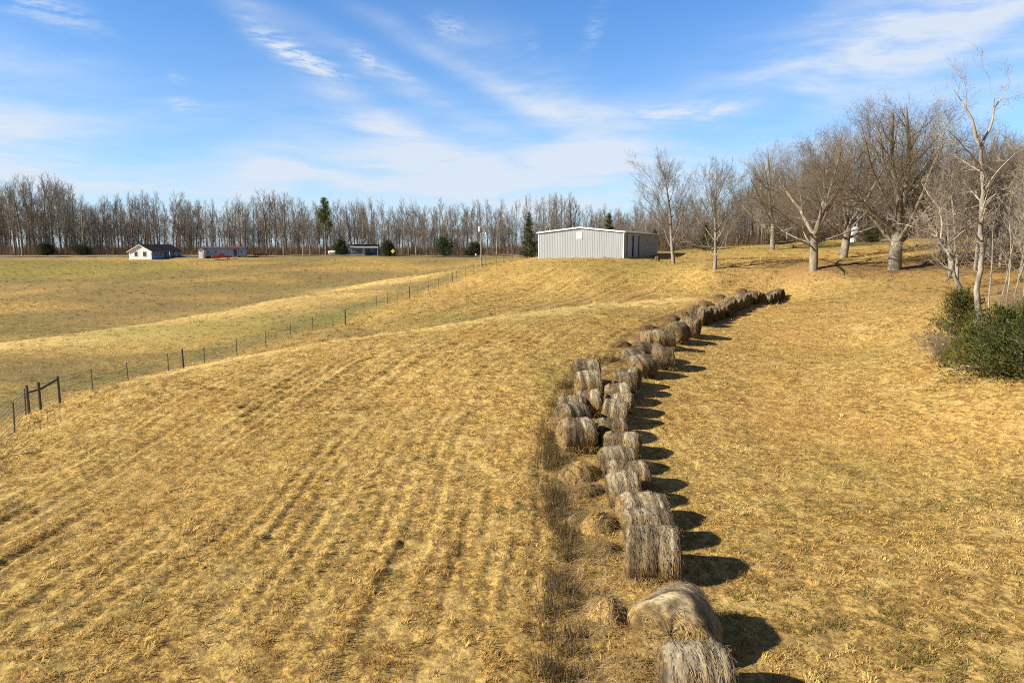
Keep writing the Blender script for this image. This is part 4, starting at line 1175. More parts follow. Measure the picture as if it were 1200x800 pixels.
def carport_house():
    x0, y0, _ = px_at(409, 299.5, 222); x1, y1, _ = px_at(444, 299.5, 224)
    L = math.hypot(x1 - x0, y1 - y0); root = empty('carport_house', (x0, y0, zat(x0, y0)), math.atan2(y1 - y0, x1 - x0))
    tag(root, 'low house with a pale flat carport roof between the dark evergreens', 'house')
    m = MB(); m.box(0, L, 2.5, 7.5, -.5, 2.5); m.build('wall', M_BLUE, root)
    m = MB(); m.prism([(2.2, 2.5), (7.8, 2.5), (7.8, 2.66), (5, 3.4), (2.2, 2.66)], 0, -.3, L + .3); m.build('roof', M_SHINGLE, root)
    m = MB(); m.prism([(-2.2, 2.22), (2.45, 2.62), (2.45, 2.74), (-2.2, 2.36)], 0, .4, L - .2); m.build('carport_roof', M_ROOF, root)
    for x in (.6, L * .5, L - .4):
        m = MB(); m.box(x - .06, x + .06, -2.1, -1.98, -.5, 2.25); m.build('carport_post', M_TRIM, root)
    for x in (1.5, L - 2.0): window(root, x, 1.0, 1.1, 1.1, 2.5, -1)
    m = MB(); m.box(L * .5 - .45, L * .5 + .45, 2.45, 2.498, 0, 2.05); d = m.build('door', M_TRIM, root)
    m = MB(); m.box(L * .5 + .3, L * .5 + .36, 2.4, 2.449, .95, 1.05); m.build('handle', M_CHROME, d)
carport_house()

def propane_tank(px, py, D, label, L=2.6, r=.55):
    x, y, _ = px_at(px, py, D); root = empty('propane_tank', (x, y, zat(x, y)), R(10)); tag(root, label, 'tank')
    m = MB(); z = r + .3
    m.tube([(-L/2, 0, z), (-L/2 + .02, 0, z), (-L/2 + .1, 0, z)], .05, 16, r * .75); m.tube([(-L/2 + .1, 0, z), (-L/2 + .35, 0, z)], r * .75, 16, r); m.tube([(-L/2 + .35, 0, z), (L/2 - .35, 0, z)], r, 16)
    m.tube([(L/2 - .35, 0, z), (L/2 - .1, 0, z)], r, 16, r * .75); m.tube([(L/2 - .1, 0, z), (L/2 - .02, 0, z), (L/2, 0, z)], r * .75, 16, .05); m.build('shell', M_TANK, root)
    m = MB(); m.tube([(0, 0, z + r - .02), (0, 0, z + r + .18)], .2, 12); m.build('valve_cover', M_TANK, root)
    for s_ in (-1, 1):
        m = MB(); m.box(s_ * L * .28 - .1, s_ * L * .28 + .1, -.35, .35, -.2, z - r + .1); m.build('leg', M_CHROME, root)
propane_tank(389.5, 300, 221, 'small white propane tank left of the carport house')

def storage_tank(px, py, D):
    x, y, _ = px_at(px, py, D); root = empty('storage_tank', (x, y, zat(x, y)), 0)
    tag(root, 'white domed storage tank half hidden behind the two oak trunks', 'tank')
    m = MB(); n = 28; r = 1.35; prof = [(r, -.4), (r, 2.3), (r * .97, 2.42), (r * .8, 2.72), (r * .5, 2.95), (r * .15, 3.05)]
    vs = [(a * math.cos(2 * math.pi * j / n), a * math.sin(2 * math.pi * j / n), z) for a, z in prof for j in range(n)]
    m.add(vs, [(i * n + j, i * n + (j + 1) % n, (i + 1) * n + (j + 1) % n, (i + 1) * n + j) for i in range(len(prof) - 1) for j in range(n)] + [tuple((len(prof) - 1) * n + j for j in range(n))])
    for z in (.5, 1.1, 1.7): m.tube([(r * 1.01 * math.cos(t), r * 1.01 * math.sin(t), z) for t in np.linspace(0, 2 * math.pi, 30)], .03, 5)
    m.build('shell', M_TANK, root, smooth=True)
    m = MB(); m.tube([(0, 0, 3.02), (0, 0, 3.18)], .25, 14); m.build('lid', M_DARK, root)
    m = MB(); m.tube([(-.3, -r - .02, 1.2), (-.3, -r - .14, 1.2), (-.3, -r - .14, -.2)], .05, 8); m.build('outlet_pipe', M_CHROME, root)
storage_tank(999, 281.5, 146)

def utility_pole(px, py, D, h, label, lamp=True, rr=.13):
    x, y, _ = px_at(px, py, D); root = empty('utility_pole', (x, y, zat(x, y)), 0); tag(root, label, 'utility pole')
    m = MB(); m.tube([(0, 0, -.6), (0, 0, h * .5), (.03, 0, h)], rr, 10, rr * .75); m.build('pole', M_WOODPOLE, root)
    if lamp:
        m = MB(); m.tube([(-.32, 0, h - 1.15), (-.32, 0, h - .25)], .22, 12); tr = m.build('transformer', M_TANK, root)
        m = MB(); m.tube([(-.32, 0, h - .25), (-.32, 0, h - .08)], .05, 8); m.build('insulator', M_CHROME, tr)
        m = MB(); m.tube([(0, 0, h - 1.6), (.5, -.2, h - 1.4), (.9, -.3, h - 1.45)], .035, 6); m.build('lamp_arm', M_CHROME, root)
        m = MB(); m.tube([(.9, -.3, h - 1.62), (.9, -.3, h - 1.4)], .18, 10, .08); m.build('lamp_head', M_LAMP, root)
        m = MB(); m.box(-.16, -.02, -.2, -.13, 1.1, 1.6); m.build('meter_box', M_ROOF, root)
    else:
        m = MB(); m.box(-.8, .8, -.06, .06, h - .7, h - .55); m.build('crossarm', M_POST, root)
utility_pole(564, 309, 137, 7.7, 'pale wooden utility pole with transformer and lamp by the wire fence')
utility_pole(355, 301, 208, 7.0, 'thin distant pole standing in the pasture before the far woods', False, .1)

def road_sign(px, py, D):
    x, y, _ = px_at(px, py, D); root = empty('road_sign', (x, y, zat(x, y)), 0); tag(root, 'yellow diamond sign on a post by the far road', 'road sign')
    m = MB(); m.box(-.04, .04, 0, .06, -.4, 2.2); m.build('post', M_POST, root)
    m = MB(); m.prism([(-.62, 2.1), (0, 1.48), (.62, 2.1), (0, 2.72)], 1, -.05, -.004); m.build('sign_plate', M_YELLOW, root)
road_sign(460.5, 301.5, 205)

def mailbox(px, py, D):
    x, y, _ = px_at(px, py, D); root = empty('mailbox', (x, y, zat(x, y)), R(20)); tag(root, 'white roadside mailbox on a short post left of the utility pole', 'mailbox')
    m = MB(); m.box(-.06, .06, -.06, .06, -.4, 1.05); m.build('post', M_WOODPOLE, root)
    m = MB(); m.prism([(-.22, 1.05), (.22, 1.05), (.22, 1.32), (.12, 1.45), (-.12, 1.45), (-.22, 1.32)], 1, -.4, .4); b = m.build('box', M_TANK, root)
    m = MB(); m.box(.222, .25, -.05, .03, 1.2, 1.5); m.build('flag', M_RED, b)
mailbox(558, 300.3, 200)

def stump():
    p = ground_px(770, 305.5); rng = random.Random(8)
    m = MB(); n = 14
    pr = [(.48, -.15), (.42, .05), (.34, .3), (.32, .62), (.30, .68)]
    vs = [(a * (1 + .12 * math.sin(3 * j) + .1 * rng.random()) * math.cos(2 * math.pi * j / n), a * (1 + .12 * math.sin(3 * j)) * math.sin(2 * math.pi * j / n), z + (.06 * rng.random() if z > .5 else 0)) for a, z in pr for j in range(n)]
    m.add(vs, [(i * n + j, i * n + (j + 1) % n, (i + 1) * n + (j + 1) % n, (i + 1) * n + j) for i in range(len(pr) - 1) for j in range(n)] + [tuple((len(pr) - 1) * n + j for j in range(n))])
    o = m.build('tree_stump', mat('stump_wood', (.20, .10, .06), .9, .5, 5, bump=.5)); o.location = p
    tag(o, 'short reddish brown stump beside the far right corner of the barn', 'stump')
stump()

# ------------------------------------------------------------------ bare trees
def segs_mesh(name, segs, m, tone=None):
    """tapered prisms from (p0, p1, r0, r1) rows, one mesh; sides depend on the thickness"""
    A = np.array([[*s_[0], *s_[1], s_[2], s_[3]] for s_ in segs], float)
    r = A[:, 6]; Vs = []; Fs = []; off = 0
    for lo, hi, n in [(.10, 9, 9), (.04, .10, 6), (.0, .04, 3)]:
        k = (r >= lo) & (r < hi)
        if not k.any(): continue
        B = A[k]; p0, p1 = B[:, :3], B[:, 3:6]; d = p1 - p0; L = np.linalg.norm(d, axis=1, keepdims=True) + 1e-9; d /= L
        ref = np.where(np.abs(d[:, 2:3]) > .9, np.array([[1., 0, 0]]), np.array([[0, 0, 1.]]))
        u = np.cross(d, ref); u /= np.linalg.norm(u, axis=1, keepdims=True); v = np.cross(d, u)
        t = np.arange(n) * 2 * np.pi / n
        c = np.cos(t)[None, :, None]; s_ = np.sin(t)[None, :, None]
        ring = u[:, None] * c + v[:, None] * s_
        a = (p0 - d * np.minimum(B[:, 6:7] * .3, L * .2))[:, None] + ring * B[:, 6][:, None, None]; b = p1[:, None] + ring * B[:, 7][:, None, None]
        V = np.concatenate([a, b], 1).reshape(-1, 3); base = (np.arange(len(B)) * 2 * n)[:, None, None] + off
        j = np.arange(n); q = np.stack([j, (j + 1) % n, (j + 1) % n + n, j + n], -1)[None]
        Fs.append((base + q).reshape(-1, 4)); Vs.append(V); off += len(V)
    return mesh_np(name, np.concatenate(Vs), [np.concatenate(Fs)], m, True)

def rot_about(d, ax, a): return Matrix.Rotation(a, 3, ax) @ d
def grow(rng, p, d, L, r, lvl, P, T, Cr):
    """one branch and its children; T collects the trunk, Cr the crown"""
    n = P['n'][lvl]; wig = P['wig'][lvl]; up = P['up'][lvl]; dst = T if lvl == 0 else Cr
    tip = P['tip'][lvl]; st = L / n
    az = rng.uniform(0, 6.28)
    ch = []
    for i in range(n):
        d = (d + Vector((rng.gauss(0, wig), rng.gauss(0, wig), rng.gauss(0, wig) + up))).normalized()
        q = p + d * st
        r2 = max(r * (1 - (1 - tip) / n * (1.0 if i else 1.0)), P['rmin'])
        dst.append((p, q, r, r2)); p, r = q, r2
        f = (i + 1) / n
        if lvl < P['max'] and f >= P['from'][lvl]:
            k = P['kids'][lvl]; kk = int(k) + (1 if rng.random() < k - int(k) else 0)
            for _ in range(kk): ch.append((p.copy(), d.copy(), r, f))
    for (cp_, cd, cr, f) in ch:
        az += 2.399 + rng.uniform(-.6, .6)
        ax = cd.orthogonal().normalized(); ax = rot_about(ax, cd, az)
        a = R(min(rng.gauss(P['ang'][lvl], 13 if (lvl == 0 and P['max'] == 5) else 9), 76))
        nd = rot_about(cd, ax, a).normalized()
        l2 = L * P['ratio'][lvl] * (1.0 - P['short'][lvl] * (f - P['from'][lvl]) / max(1 - P['from'][lvl], .01)) * (rng.uniform(.7, 1.25) if lvl or P['max'] < 5 else rng.uniform(.85, 1.08))
        grow(rng, cp_, nd, l2, max(cr * P['rk'][lvl] * rng.uniform(.75, 1.1), P['rmin']), lvl + 1, P, T, Cr)
    if lvl < P['max'] and P['fork'][lvl]:
        for _ in range(P['fork'][lvl]):
            ax = rot_about(d.orthogonal().normalized(), d, rng.uniform(0, 6.28))
            grow(rng, p, rot_about(d, ax, R(rng.uniform(8, 26) if lvl or P['max'] < 5 else rng.uniform(10, 50))), L * P['ratio'][lvl] * (.8 if lvl or P['max'] < 5 else rng.uniform(.9, 1.05)), max(r * (.6 if lvl == 0 else .8), P['rmin']), lvl + 1, P, T, Cr)

def bark(name, c, c2, sc=2.5, bump=.6):
    return mat(name, c, .95, col2=c2, scale=sc, bump=bump, bscale=14, vscale=(1, 1, .25), spec=.1)
M_BARK_W = bark('woods_bark', (.31, .27, .22), (.12, .10, .085))
M_TWIG_W = bark('woods_twigs', (.225, .195, .165), (.145, .126, .108))
M_TWIG_R = bark('reddish_twigs', (.235, .185, .142), (.155, .125, .10))
M_BARK_O = bark('oak_bark', (.30, .26, .20), (.15, .125, .095))
M_TWIG_O = bark('oak_twigs', (.23, .18, .12), (.12, .093, .065), .5)
M_BARK_S = bark('pale_bark', (.38, .335, .27), (.11, .09, .07), 3.5)
M_TWIG_S = bark('pale_twigs', (.42, .36, .27), (.26, .215, .155))

WOODS = dict(max=3, n=[11, 6, 4, 2], wig=[.028, .075, .10, .12], up=[.02, .11, .10, .06], tip=[.16, .22, .3, .4], kids=[2.2, 1.4, 1.5, 0], ang=[36, 32, 32, 34],
             ratio=[.30, .44, .55, .6], short=[.5, .4, .3, 0], rk=[.36, .5, .6, .6], fork=[2, 1, 1, 0], **{'from': [.24, .22, .2, 1]}, rmin=.0105)
BRUSHY = dict(WOODS, n=[8, 5, 4, 2], **{'from': [.10, .15, .15, 1]}, kids=[2.3, 1.6, 1.9, 0], ang=[40, 36, 36, 36], ratio=[.44, .5, .55, .55], rmin=.0105)
OAK = dict(max=5, n=[5, 8, 6, 5, 3, 2], wig=[.03, .09, .10, .12, .12, .12], up=[.0, .025, .05, .065, .07, .06], tip=[.8, .13, .24, .3, .4, .5], kids=[2.8, 1.35, 1.55, 1.25, 1.1, 0], ang=[64, 40, 40, 36, 34, 34],
           ratio=[2.7, .52, .52, .52, .56, .6], short=[.12, .45, .35, .2, .1, 0], rk=[.34, .48, .5, .5, .5, .6], fork=[4, 1, 1, 1, 1, 0], **{'from': [.55, .22, .2, .2, .2, 1]}, rmin=.0048)
UPRIGHT = dict(OAK, max=4, n=[9, 7, 5, 4, 3], ratio=[.58, .5, .5, .5, .5], kids=[2.0, 1.35, 1.6, 1.6, 0], ang=[44, 40, 42, 42, 40], tip=[.25, .25, .3, .35, .4], fork=[2, 1, 1, 1, 0], rk=[.42, .5, .55, .6, .6], **{'from': [.22, .22, .2, .2, 1]},
               wig=[.05, .09, .11, .12, .13], up=[.015, .07, .07, .07, .06])
def tree_meshes(seed, P, H, r, mb, mt, lean=(0, 0)):
    rng = random.Random(seed); T = []; Cr = []
    d = Vector((lean[0], lean[1], 1)).normalized()
    grow(rng, Vector((0, 0, -.25)), d, H, r, 0, P, T, Cr)
    # root flare
    p0, p1, r0, r1 = T[0]; T[0] = (p0, p1, r0 * 1.0, r1)
    T.insert(0, (p0, p0 + (p1 - p0) * .18, r0 * 1.55, r0 * 1.0))
    allp = np.array([list(s_[1]) for s_ in T + Cr]); hh = np.percentile(allp[:, 2], 99.2)
    if P['max'] == 5:                                   # a broad rounded crown: what grows past it is cut back
        Hn = H * 3.7
        def inside(q):
            v = (q[1] + q[0]) * .5; a = math.atan2(v.y, v.x); e = v.z / Hn
            k = 1 + .10 * math.sin(3 * a + seed) + .07 * math.sin(7 * a + 9 * e + seed * 2) + rng.uniform(-.07, .07)
            return (v.x ** 2 + v.y ** 2) / (.56 * Hn * k) ** 2 + ((v.z - .50 * Hn) / (.50 * Hn * k)) ** 2 if v.z > .15 * Hn else 9
        def thin(p_):
            v_ = (p_.x ** 2 + p_.y ** 2) / (.56 * Hn) ** 2 + ((p_.z - .5 * Hn) / (.5 * Hn)) ** 2
            return min(max((1.05 - v_) * 1.9, .16), 1)
        Cr = [(q[0], q[1], q[2] * thin(q[0]), q[3] * thin(q[1])) for q in Cr if inside(q) < 1]
        Cr = [(q[0], q[1], max(q[2], .0045), max(q[3], .0045)) for q in Cr]
        hh = Hn * .985
    if P['max'] >= 4:                                   # the heavy limbs share the trunk's bark
        T += [q for q in Cr if q[2] > .045]; Cr = [q for q in Cr if q[2] <= .045]
    return segs_mesh('trunk', T, mb), segs_mesh('crown', Cr, mt), hh, len(T) + len(Cr)

def bare_tree(name, meshes, p, H, label, cat='bare tree', group=None, rotz=0.0, wide=1.0, tilt=(0, 0)):
    tm, cm, hh = meshes[:3]
    root = empty(name, p, rotz); root.rotation_euler = (tilt[0], tilt[1], rotz)
    s_ = H / hh; root.scale = (s_ * wide, s_ * wide, s_)
    link_mesh('trunk', tm, root); link_mesh('crown', cm, root)
    return tag(root, label, cat, group)

rt = random.Random(17)
W_T = [tree_meshes(300 + i, WOODS, 13, .21 + .03 * (i % 3), M_BARK_W, M_TWIG_W if i % 3 else M_TWIG_R) for i in range(8)]
B_T = [tree_meshes(330 + i, BRUSHY, 8.5, .16, M_BARK_W, M_TWIG_R if i % 2 else M_TWIG_W) for i in range(5)]
print('segments', [t[3] for t in W_T], [t[3] for t in B_T])

TOPS = np.array([(-120,212),(0,215),(20,213),(35,208),(50,205),(85,207),(100,226),(115,231),(150,228),(200,227),(230,232),(262,240),(285,232),(300,224),(322,221),(340,232),(400,229),(450,234),(500,236),(560,236),(605,238),(622,228),(640,224),(665,226),(680,245),(705,238),(735,236),(760,238)])
G_WOODS = 'bare trees along the front of the far woods'
def sector(px):
    for lim, txt in [(60, 'tall bare tree in the far woods at the left edge of the photo'), (148, 'slim bare tree in the far woods left of the white gabled house'),
                     (228, 'slim bare tree in the far woods behind the white gabled house'), (292, 'slim bare tree in the far woods behind the mobile home'),
                     (372, 'tall bare tree between the mobile home and the pine'), (452, 'slim bare tree behind the carport house'),
                     (562, 'slim bare tree between the carport house and the utility pole'), (632, 'bare tree in the far woods between the utility pole and the barn'),
                     (2000, 'bare tree rising behind the roof of the metal barn')]:
        if px < lim: return txt
px = -60.0
while px < 760:
    D = 229 + rt.uniform(-5, 24) + (12 if px > 600 else 0) + (6 if 165 < px < 225 else 0)
    x, y, _ = px_at(px, 300, D); z = zat(x, y)
    top = np.interp(px, TOPS[:, 0], TOPS[:, 1]) + abs(rt.gauss(0, 9)) - 4
    H = px_at(px, top, D)[2] - z
    br = rt.random() < (.28 if px < 560 else .45)
    bare_tree('bare_tree', rt.choice(B_T) if br else rt.choice(W_T), (x, y, z), H * (rt.uniform(.6, .85) if br else 1), sector(px), 'bare tree', G_WOODS, rt.uniform(0, 6.28), rt.uniform(.85, 1.15))
    px += rt.uniform(2.8, 6.6)

# woods on the hill behind the big oaks
TOPR = np.array([(740,240),(770,232),(800,227),(850,215),(880,192),(950,180),(1000,182),(1060,180),(1120,170),(1200,160),(1320,150)])
G_HILL = 'bare trees of the wood behind the oaks'
px = 738.0
while px < 1300:
    D = 158 + rt.uniform(-8, 32) - max(0, px - 1000) * .12
    gp = ground_px(px, 284); x = (px - 600) / FPX * D * 1.0; y = D; z = zat(x, y)
    top = np.interp(px, TOPR[:, 0], TOPR[:, 1]) + abs(rt.gauss(0, 10))
    H = max(px_at(px, top, D)[2] - z, 7)
    br = rt.random() < .55
    lab = ('bare brown tree in the wood behind the slender tree beside the barn' if px < 860 else 'bare brown tree in the wood between the slender tree and the spreading oak' if px < 930 else
           'bare brown tree in the wood behind the big oaks' if px < 1100 else 'bare brown tree in the wood at the right edge of the photo')
    bare_tree('bare_tree', rt.choice(B_T) if br else rt.choice(W_T), (x, y, z), H * (rt.uniform(.6, .9) if br else 1), lab, 'bare tree', G_HILL, rt.uniform(0, 6.28), rt.uniform(.95, 1.3))
    px += rt.uniform(2.6, 6.0)

# the depth of both woods, read as one mass
def woods_mass():
    rng = random.Random(44); src = []
    for me_t, me_c, hh, _ in (W_T[0], W_T[3], W_T[5], B_T[0], B_T[1], B_T[2]):
        vs = []; fs = []; o = 0
        for me in (me_t, me_c):
            v = np.empty(len(me.vertices) * 3, np.float32); me.vertices.foreach_get('co', v); v = v.reshape(-1, 3)
            f = np.empty(len(me.loops), np.int32); me.loops.foreach_get('vertex_index', f)
            fs.append(f.reshape(-1, 4) + o if len(f) == len(me.polygons) * 4 else None); vs.append(v); o += len(v)
        src.append((np.concatenate(vs), np.concatenate(fs), hh))
    def mass(spots, name, label, m):
        V = []; F = []; o = 0
        for x, y, H, k in spots:
            v, f, hh = src[k]; s_ = H / hh; a = rng.uniform(0, 6.28); c, sn = math.cos(a) * s_, math.sin(a) * s_
            q = np.stack([v[:, 0] * c - v[:, 1] * sn + x, v[:, 0] * sn + v[:, 1] * c + y, v[:, 2] * s_ + zat(x, y)], -1)
            V.append(q); F.append(f + o); o += len(q)
        tag(link_mesh(name, mesh_np(name, np.concatenate(V), [np.concatenate(F)], m, True)), label, 'woods', kind='stuff')
    sp = []
    for i in range(360):
        px = rng.uniform(-150, 780); D = rng.uniform(258, 330); x = (px - 600) / FPX * D
        top = np.interp(px, TOPS[:, 0], TOPS[:, 1]) + 4 + abs(rng.gauss(0, 8)); H = px_at(px, top, D)[2] - zat(x, D)
        sp.append((x, D, H * (1 if i % 3 else .6), rng.randrange(3) if i % 3 else rng.randrange(3, 6)))
    mass(sp, 'far_woods', 'depth of the bare grey woods beyond the pasture', M_TWIG_W)
    sp = []
    for i in range(230):
        px = rng.uniform(690, 1330); D = rng.uniform(172, 235); x = (px - 600) / FPX * D
        top = np.interp(px, TOPR[:, 0], TOPR[:, 1]) + 6 + abs(rng.gauss(0, 9)); H = max(px_at(px, top, D)[2] - zat(x, D), 6)
        sp.append((x, D, H * (1 if i % 2 else .7), rng.randrange(6)))
    mass(sp, 'hill_woods', 'depth of the brown bare wood on the hill behind the oaks', M_TWIG_R)
    # understorey brush at the feet of both woods
    r = np.random.default_rng(5); n = 9500
    pxs = np.concatenate([r.uniform(-120, 735, 6000), r.uniform(738, 1330, 3500)])
    D = np.where(pxs < 736, r.uniform(224, 285, n), r.uniform(150, 192, n) - np.maximum(0, pxs - 1000) * .10)
    X = (pxs - 600) / FPX * D; Z = terr(X, D)
    k = 16; i = np.repeat(np.arange(n), k); mm = len(i)
    h = (r.uniform(.8, 2.4, n) * (1 + 1.1 * (vnoise(X * .25, D * .25, 8) > .5)) * np.where(pxs > 736, 1.5, 1.15))[i]
    P = np.stack([X[i] + r.normal(0, .55, mm), D[i] + r.normal(0, .55, mm), Z[i] - .1], -1); a = r.uniform(0, 6.28, mm); le = r.uniform(.05, .75, mm)
    c = np.where((r.random(mm) < .6)[:, None], np.array([.17, .125, .085]), np.where((r.random(mm) < .7)[:, None], np.array([.24, .165, .095]), np.array([.11, .09, .065]))) * r.uniform(.6, 1.3, mm)[:, None]
    V, F, cc = blades(P, np.stack([np.cos(a), np.sin(a), a * 0], -1), np.sqrt(1 - le * le), h, r.uniform(.012, .04, mm), le, c, False)
    tag(link_mesh('brush', mesh_np('brush', V, F, M_GRASS, False, cc)), 'brown undergrowth along the foot of the woods', 'brush', kind='stuff')
woods_mass()

# ------------------------------------------------------------------ evergreens
M_NEEDLE = attr_mat('evergreen_needles', .8, 6.0, .75, 1.2, trans=.2, spec=.2)
def foliage(P, dirs, size, cols, rng, spread=.6):
    """needle sprays: narrow leaf shapes fanning out of each twig point"""
    n = len(P)
    d = dirs + rng.normal(0, spread, (n, 3)); d /= np.linalg.norm(d, axis=1)[:, None]
    s_ = np.cross(d, rng.normal(0, 1, (n, 3))); s_ /= np.linalg.norm(s_, axis=1)[:, None]
    L = size[:, None]; w_ = L * .11
    V = np.stack([P - d * L * .1, P + d * L * .45 + s_ * w_, P + d * L, P + d * L * .45 - s_ * w_], 1).reshape(-1, 3)
    F = np.arange(n * 4).reshape(n, 4)
    return V, F, np.repeat(cols, 4, 0)
def conifer_mesh(seed, H, Rw, nb, per, base=.06, leaf=.22, tone=(.055, .075, .025), power=.8, ragged=.25, thin=1.0, name='crown'):
    """limbs whorled round a stem, each clothed in sprays; gaps stay between the limbs"""
    rng = np.random.default_rng(seed); Vs = []; Fs = []; Cs = []; o = 0; limbs = []
    for b in range(nb):
        t = base + (1 - base) * rng.random() ** 1.1; a = rng.uniform(0, 6.28)
        L = Rw * (1 - t) ** power * rng.uniform(1 - ragged * 1.6, 1 + ragged) + .12
        el = rng.uniform(-.05, .65) + .5 * t
        p0 = np.array([0, 0, t * H]); d = np.array([math.cos(a) * math.cos(el), math.sin(a) * math.cos(el), math.sin(el)])
        limbs.append((Vector(p0), Vector(p0 + d * L * .9), .012 + .02 * L, .006))
        k = int(per * (L / Rw) ** 1.2 * thin) + 6
        f = rng.random(k) ** .65
        off = rng.normal(0, 1, (k, 3)) * (.10 + .16 * (1 - np.abs(f - .6)))[:, None] * L * .55
        P = p0 + d * (f * L)[:, None] + off
        tc_ = np.array(tone) * rng.uniform(.65, 1.35); 
        if rng.random() < .22: tc_ = tc_ * np.array([1.7, 1.25, .9])
        c = tc_ * rng.uniform(.7, 1.35, k)[:, None]
        V, F, cc = foliage(P, np.tile(d + np.array([0, 0, .35]), (k, 1)), leaf * rng.uniform(.6, 1.3, k), c, rng, .5)
        Vs.append(V); Fs.append(F + o); Cs.append(cc); o += len(V)
    return mesh_np(name, np.concatenate(Vs), [np.concatenate(Fs)], M_NEEDLE, False, np.concatenate(Cs)), limbs
def evergreen(name, p, H, mesh, limbs, label, cat, group=None, r=.16, trunk_frac=.9):
    root = empty(name, p, 0); tag(root, label, cat, group)
    segs = [(Vector((0, 0, -.3)), Vector((0, 0, H * .4)), r, r * .7), (Vector((0, 0, H * .4)), Vector((0, 0, H * trunk_frac)), r * .7, r * .15)] + limbs
    link_mesh('trunk', segs_mesh('trunk', segs, M_BARK_W), root); link_mesh('crown', mesh, root)
    return root
def far_evergreen(seed, px, D, top, half_px, label, name='cedar_tree', cat='evergreen tree', base=.03, tone=(.045, .06, .025), power=.8, nb=170, ragged=.3, leaf=.5, r=.2, thin=1.0):
    x, y, _ = px_at(px, 300, D); z = zat(x, y); H = px_at(px, top, D)[2] - z; Rw = half_px / FPX * D
    me, lb = conifer_mesh(seed, H, Rw, nb, 60, base, leaf, tone, power, ragged, thin)
    return evergreen(name, (x, y, z), H, me, lb, label, cat, None, r)
far_evergreen(1, 382, 224, 233, 12, 'tall green pine with a bare lower trunk standing among the bare trees', 'pine_tree', 'pine tree', .42, (.075, .105, .03), .45, 110, .45, .6, .3)
far_evergreen(2, 620, 165, 250, 11, 'dark pointed cedar just left of the metal barn', tone=(.05, .062, .026), leaf=.4, power=.75)
far_evergreen(3, 713, 165, 251, 10, 'olive cedar rising behind the barn roof right of its ridge', tone=(.065, .07, .028), leaf=.4)
far_evergreen(4, 400, 219, 283, 8, 'dark round evergreen bush at the left end of the carport house', 'dark_bush', 'bush', .02, power=.3, leaf=.4)
far_evergreen(5, 455, 216, 285, 8, 'dark round evergreen bush behind the yellow road sign', 'dark_bush', 'bush', .02, power=.3, leaf=.4)
far_evergreen(6, 521, 220, 282, 14, 'broad dark evergreen bush midway between carport house and utility pole', 'dark_bush', 'bush', .02, power=.3, leaf=.4)
far_evergreen(7, 556, 222, 287, 9, 'dark evergreen bush just left of the utility pole', 'dark_bush', 'bush', .02, power=.3, leaf=.4)
far_evergreen(10, 55, 224, 288, 9, 'dark brush with painted shade under the tall woods at far left', 'dark_bush', 'bush', .02, power=.3, leaf=.4)  # brush in shade, set as a bush of dark colour
far_evergreen(11, 96, 226, 291, 12, 'low dark brush with painted shade left of the white gabled house', 'dark_bush', 'bush', .02, power=.3, leaf=.4)  # stands for shaded brush, the dark put into its colour
far_evergreen(13, 766, 158, 270, 8, 'olive green young cedar behind the slender tree by the barn', tone=(.085, .085, .03), leaf=.35, power=.7)
far_evergreen(14, 826, 145, 263, 8, 'thin green cedar between the slender tree and the forked tree', tone=(.06, .08, .03), leaf=.35, power=.7)
far_evergreen(15, 1020, 142, 268, 12, 'green cedar in the brush right of the white storage tank', tone=(.05, .065, .028), leaf=.35, power=.6)
far_evergreen(16, 905, 150, 272, 10, 'olive cedar in the brush at the wood edge left of the spreading oak', tone=(.07, .075, .03), leaf=.35, power=.6)

# big cedar clump at the right edge: several stems, each a thing
def near_cedar(seed, px, py, top, half_px, label, tone, nb=170, per=110, leaf=.20, power=.5):
    p = ground_px(px, py); H = px_at(px, top, p.y)[2] - p.z; Rw = half_px / FPX * p.y
    me, lb = conifer_mesh(seed, H, Rw, nb, per, .02, leaf, tone, power, .5)
    return evergreen('cedar_bush', p, H, me, lb, label, 'cedar bush', 'cedar bushes at the right edge', .08)
near_cedar(61, 1124, 402, 344, 28, 'small olive cedar bush leaning at the foot of the bent tree', (.09, .09, .02), 150, 80)
near_cedar(62, 1168, 440, 370, 44, 'broad dark green cedar bush under the tall pale tree', (.068, .078, .02), 200, 100)
near_cedar(63, 1206, 446, 352, 36, 'dense dark cedar bush cut off by the right edge', (.062, .075, .02), 200, 100)
near_cedar(64, 1142, 425, 388, 24, 'lowest yellow green cedar bush at the front left of the clump', (.10, .095, .02), 120, 80)

# ------------------------------------------------------------------ the trees on the meadow
def oak(px, py, top, name, label, seed, P, trunk, r, mb=M_BARK_O, mt=M_TWIG_O, wide=1.0, rotz=0.0, lean=(0, 0), tilt=(0, 0), cat='oak tree'):
    p = ground_px(px, py); H = px_at(px, top, p.y)[2] - p.z
    me = tree_meshes(seed, P, trunk, r, mb, mt, lean)
    print(name, px, 'H', round(H, 1), 'native', round(me[2], 1), 'D', round(p.y, 1), 'segs', me[3])
    bare_tree(name, me, p, H, label, cat, None, rotz, wide, tilt)
oak(789, 308.5, 178, 'bare_tree', 'slender leaning bare tree beside the right corner of the barn', 502, dict(UPRIGHT, rmin=.006), 9.5, .30, M_BARK_W, M_TWIG_W, .98, 1.0, (-.10, 0), cat='bare tree')
oak(838, 316, 188, 'bare_tree', 'bare tree with upswept pale limbs between the slender tree and the spreading oak', 511, dict(UPRIGHT, rmin=.0055, ang=[52, 40, 42, 42, 40]), 8.0, .28, M_BARK_W, M_TWIG_O, .85, .5, cat='bare tree')
oak(953, 317, 158, 'oak_tree', 'dark spreading oak with long level limbs, second of the oaks from the right', 523, OAK, 4.2, .46, wide=1.12, rotz=.4)
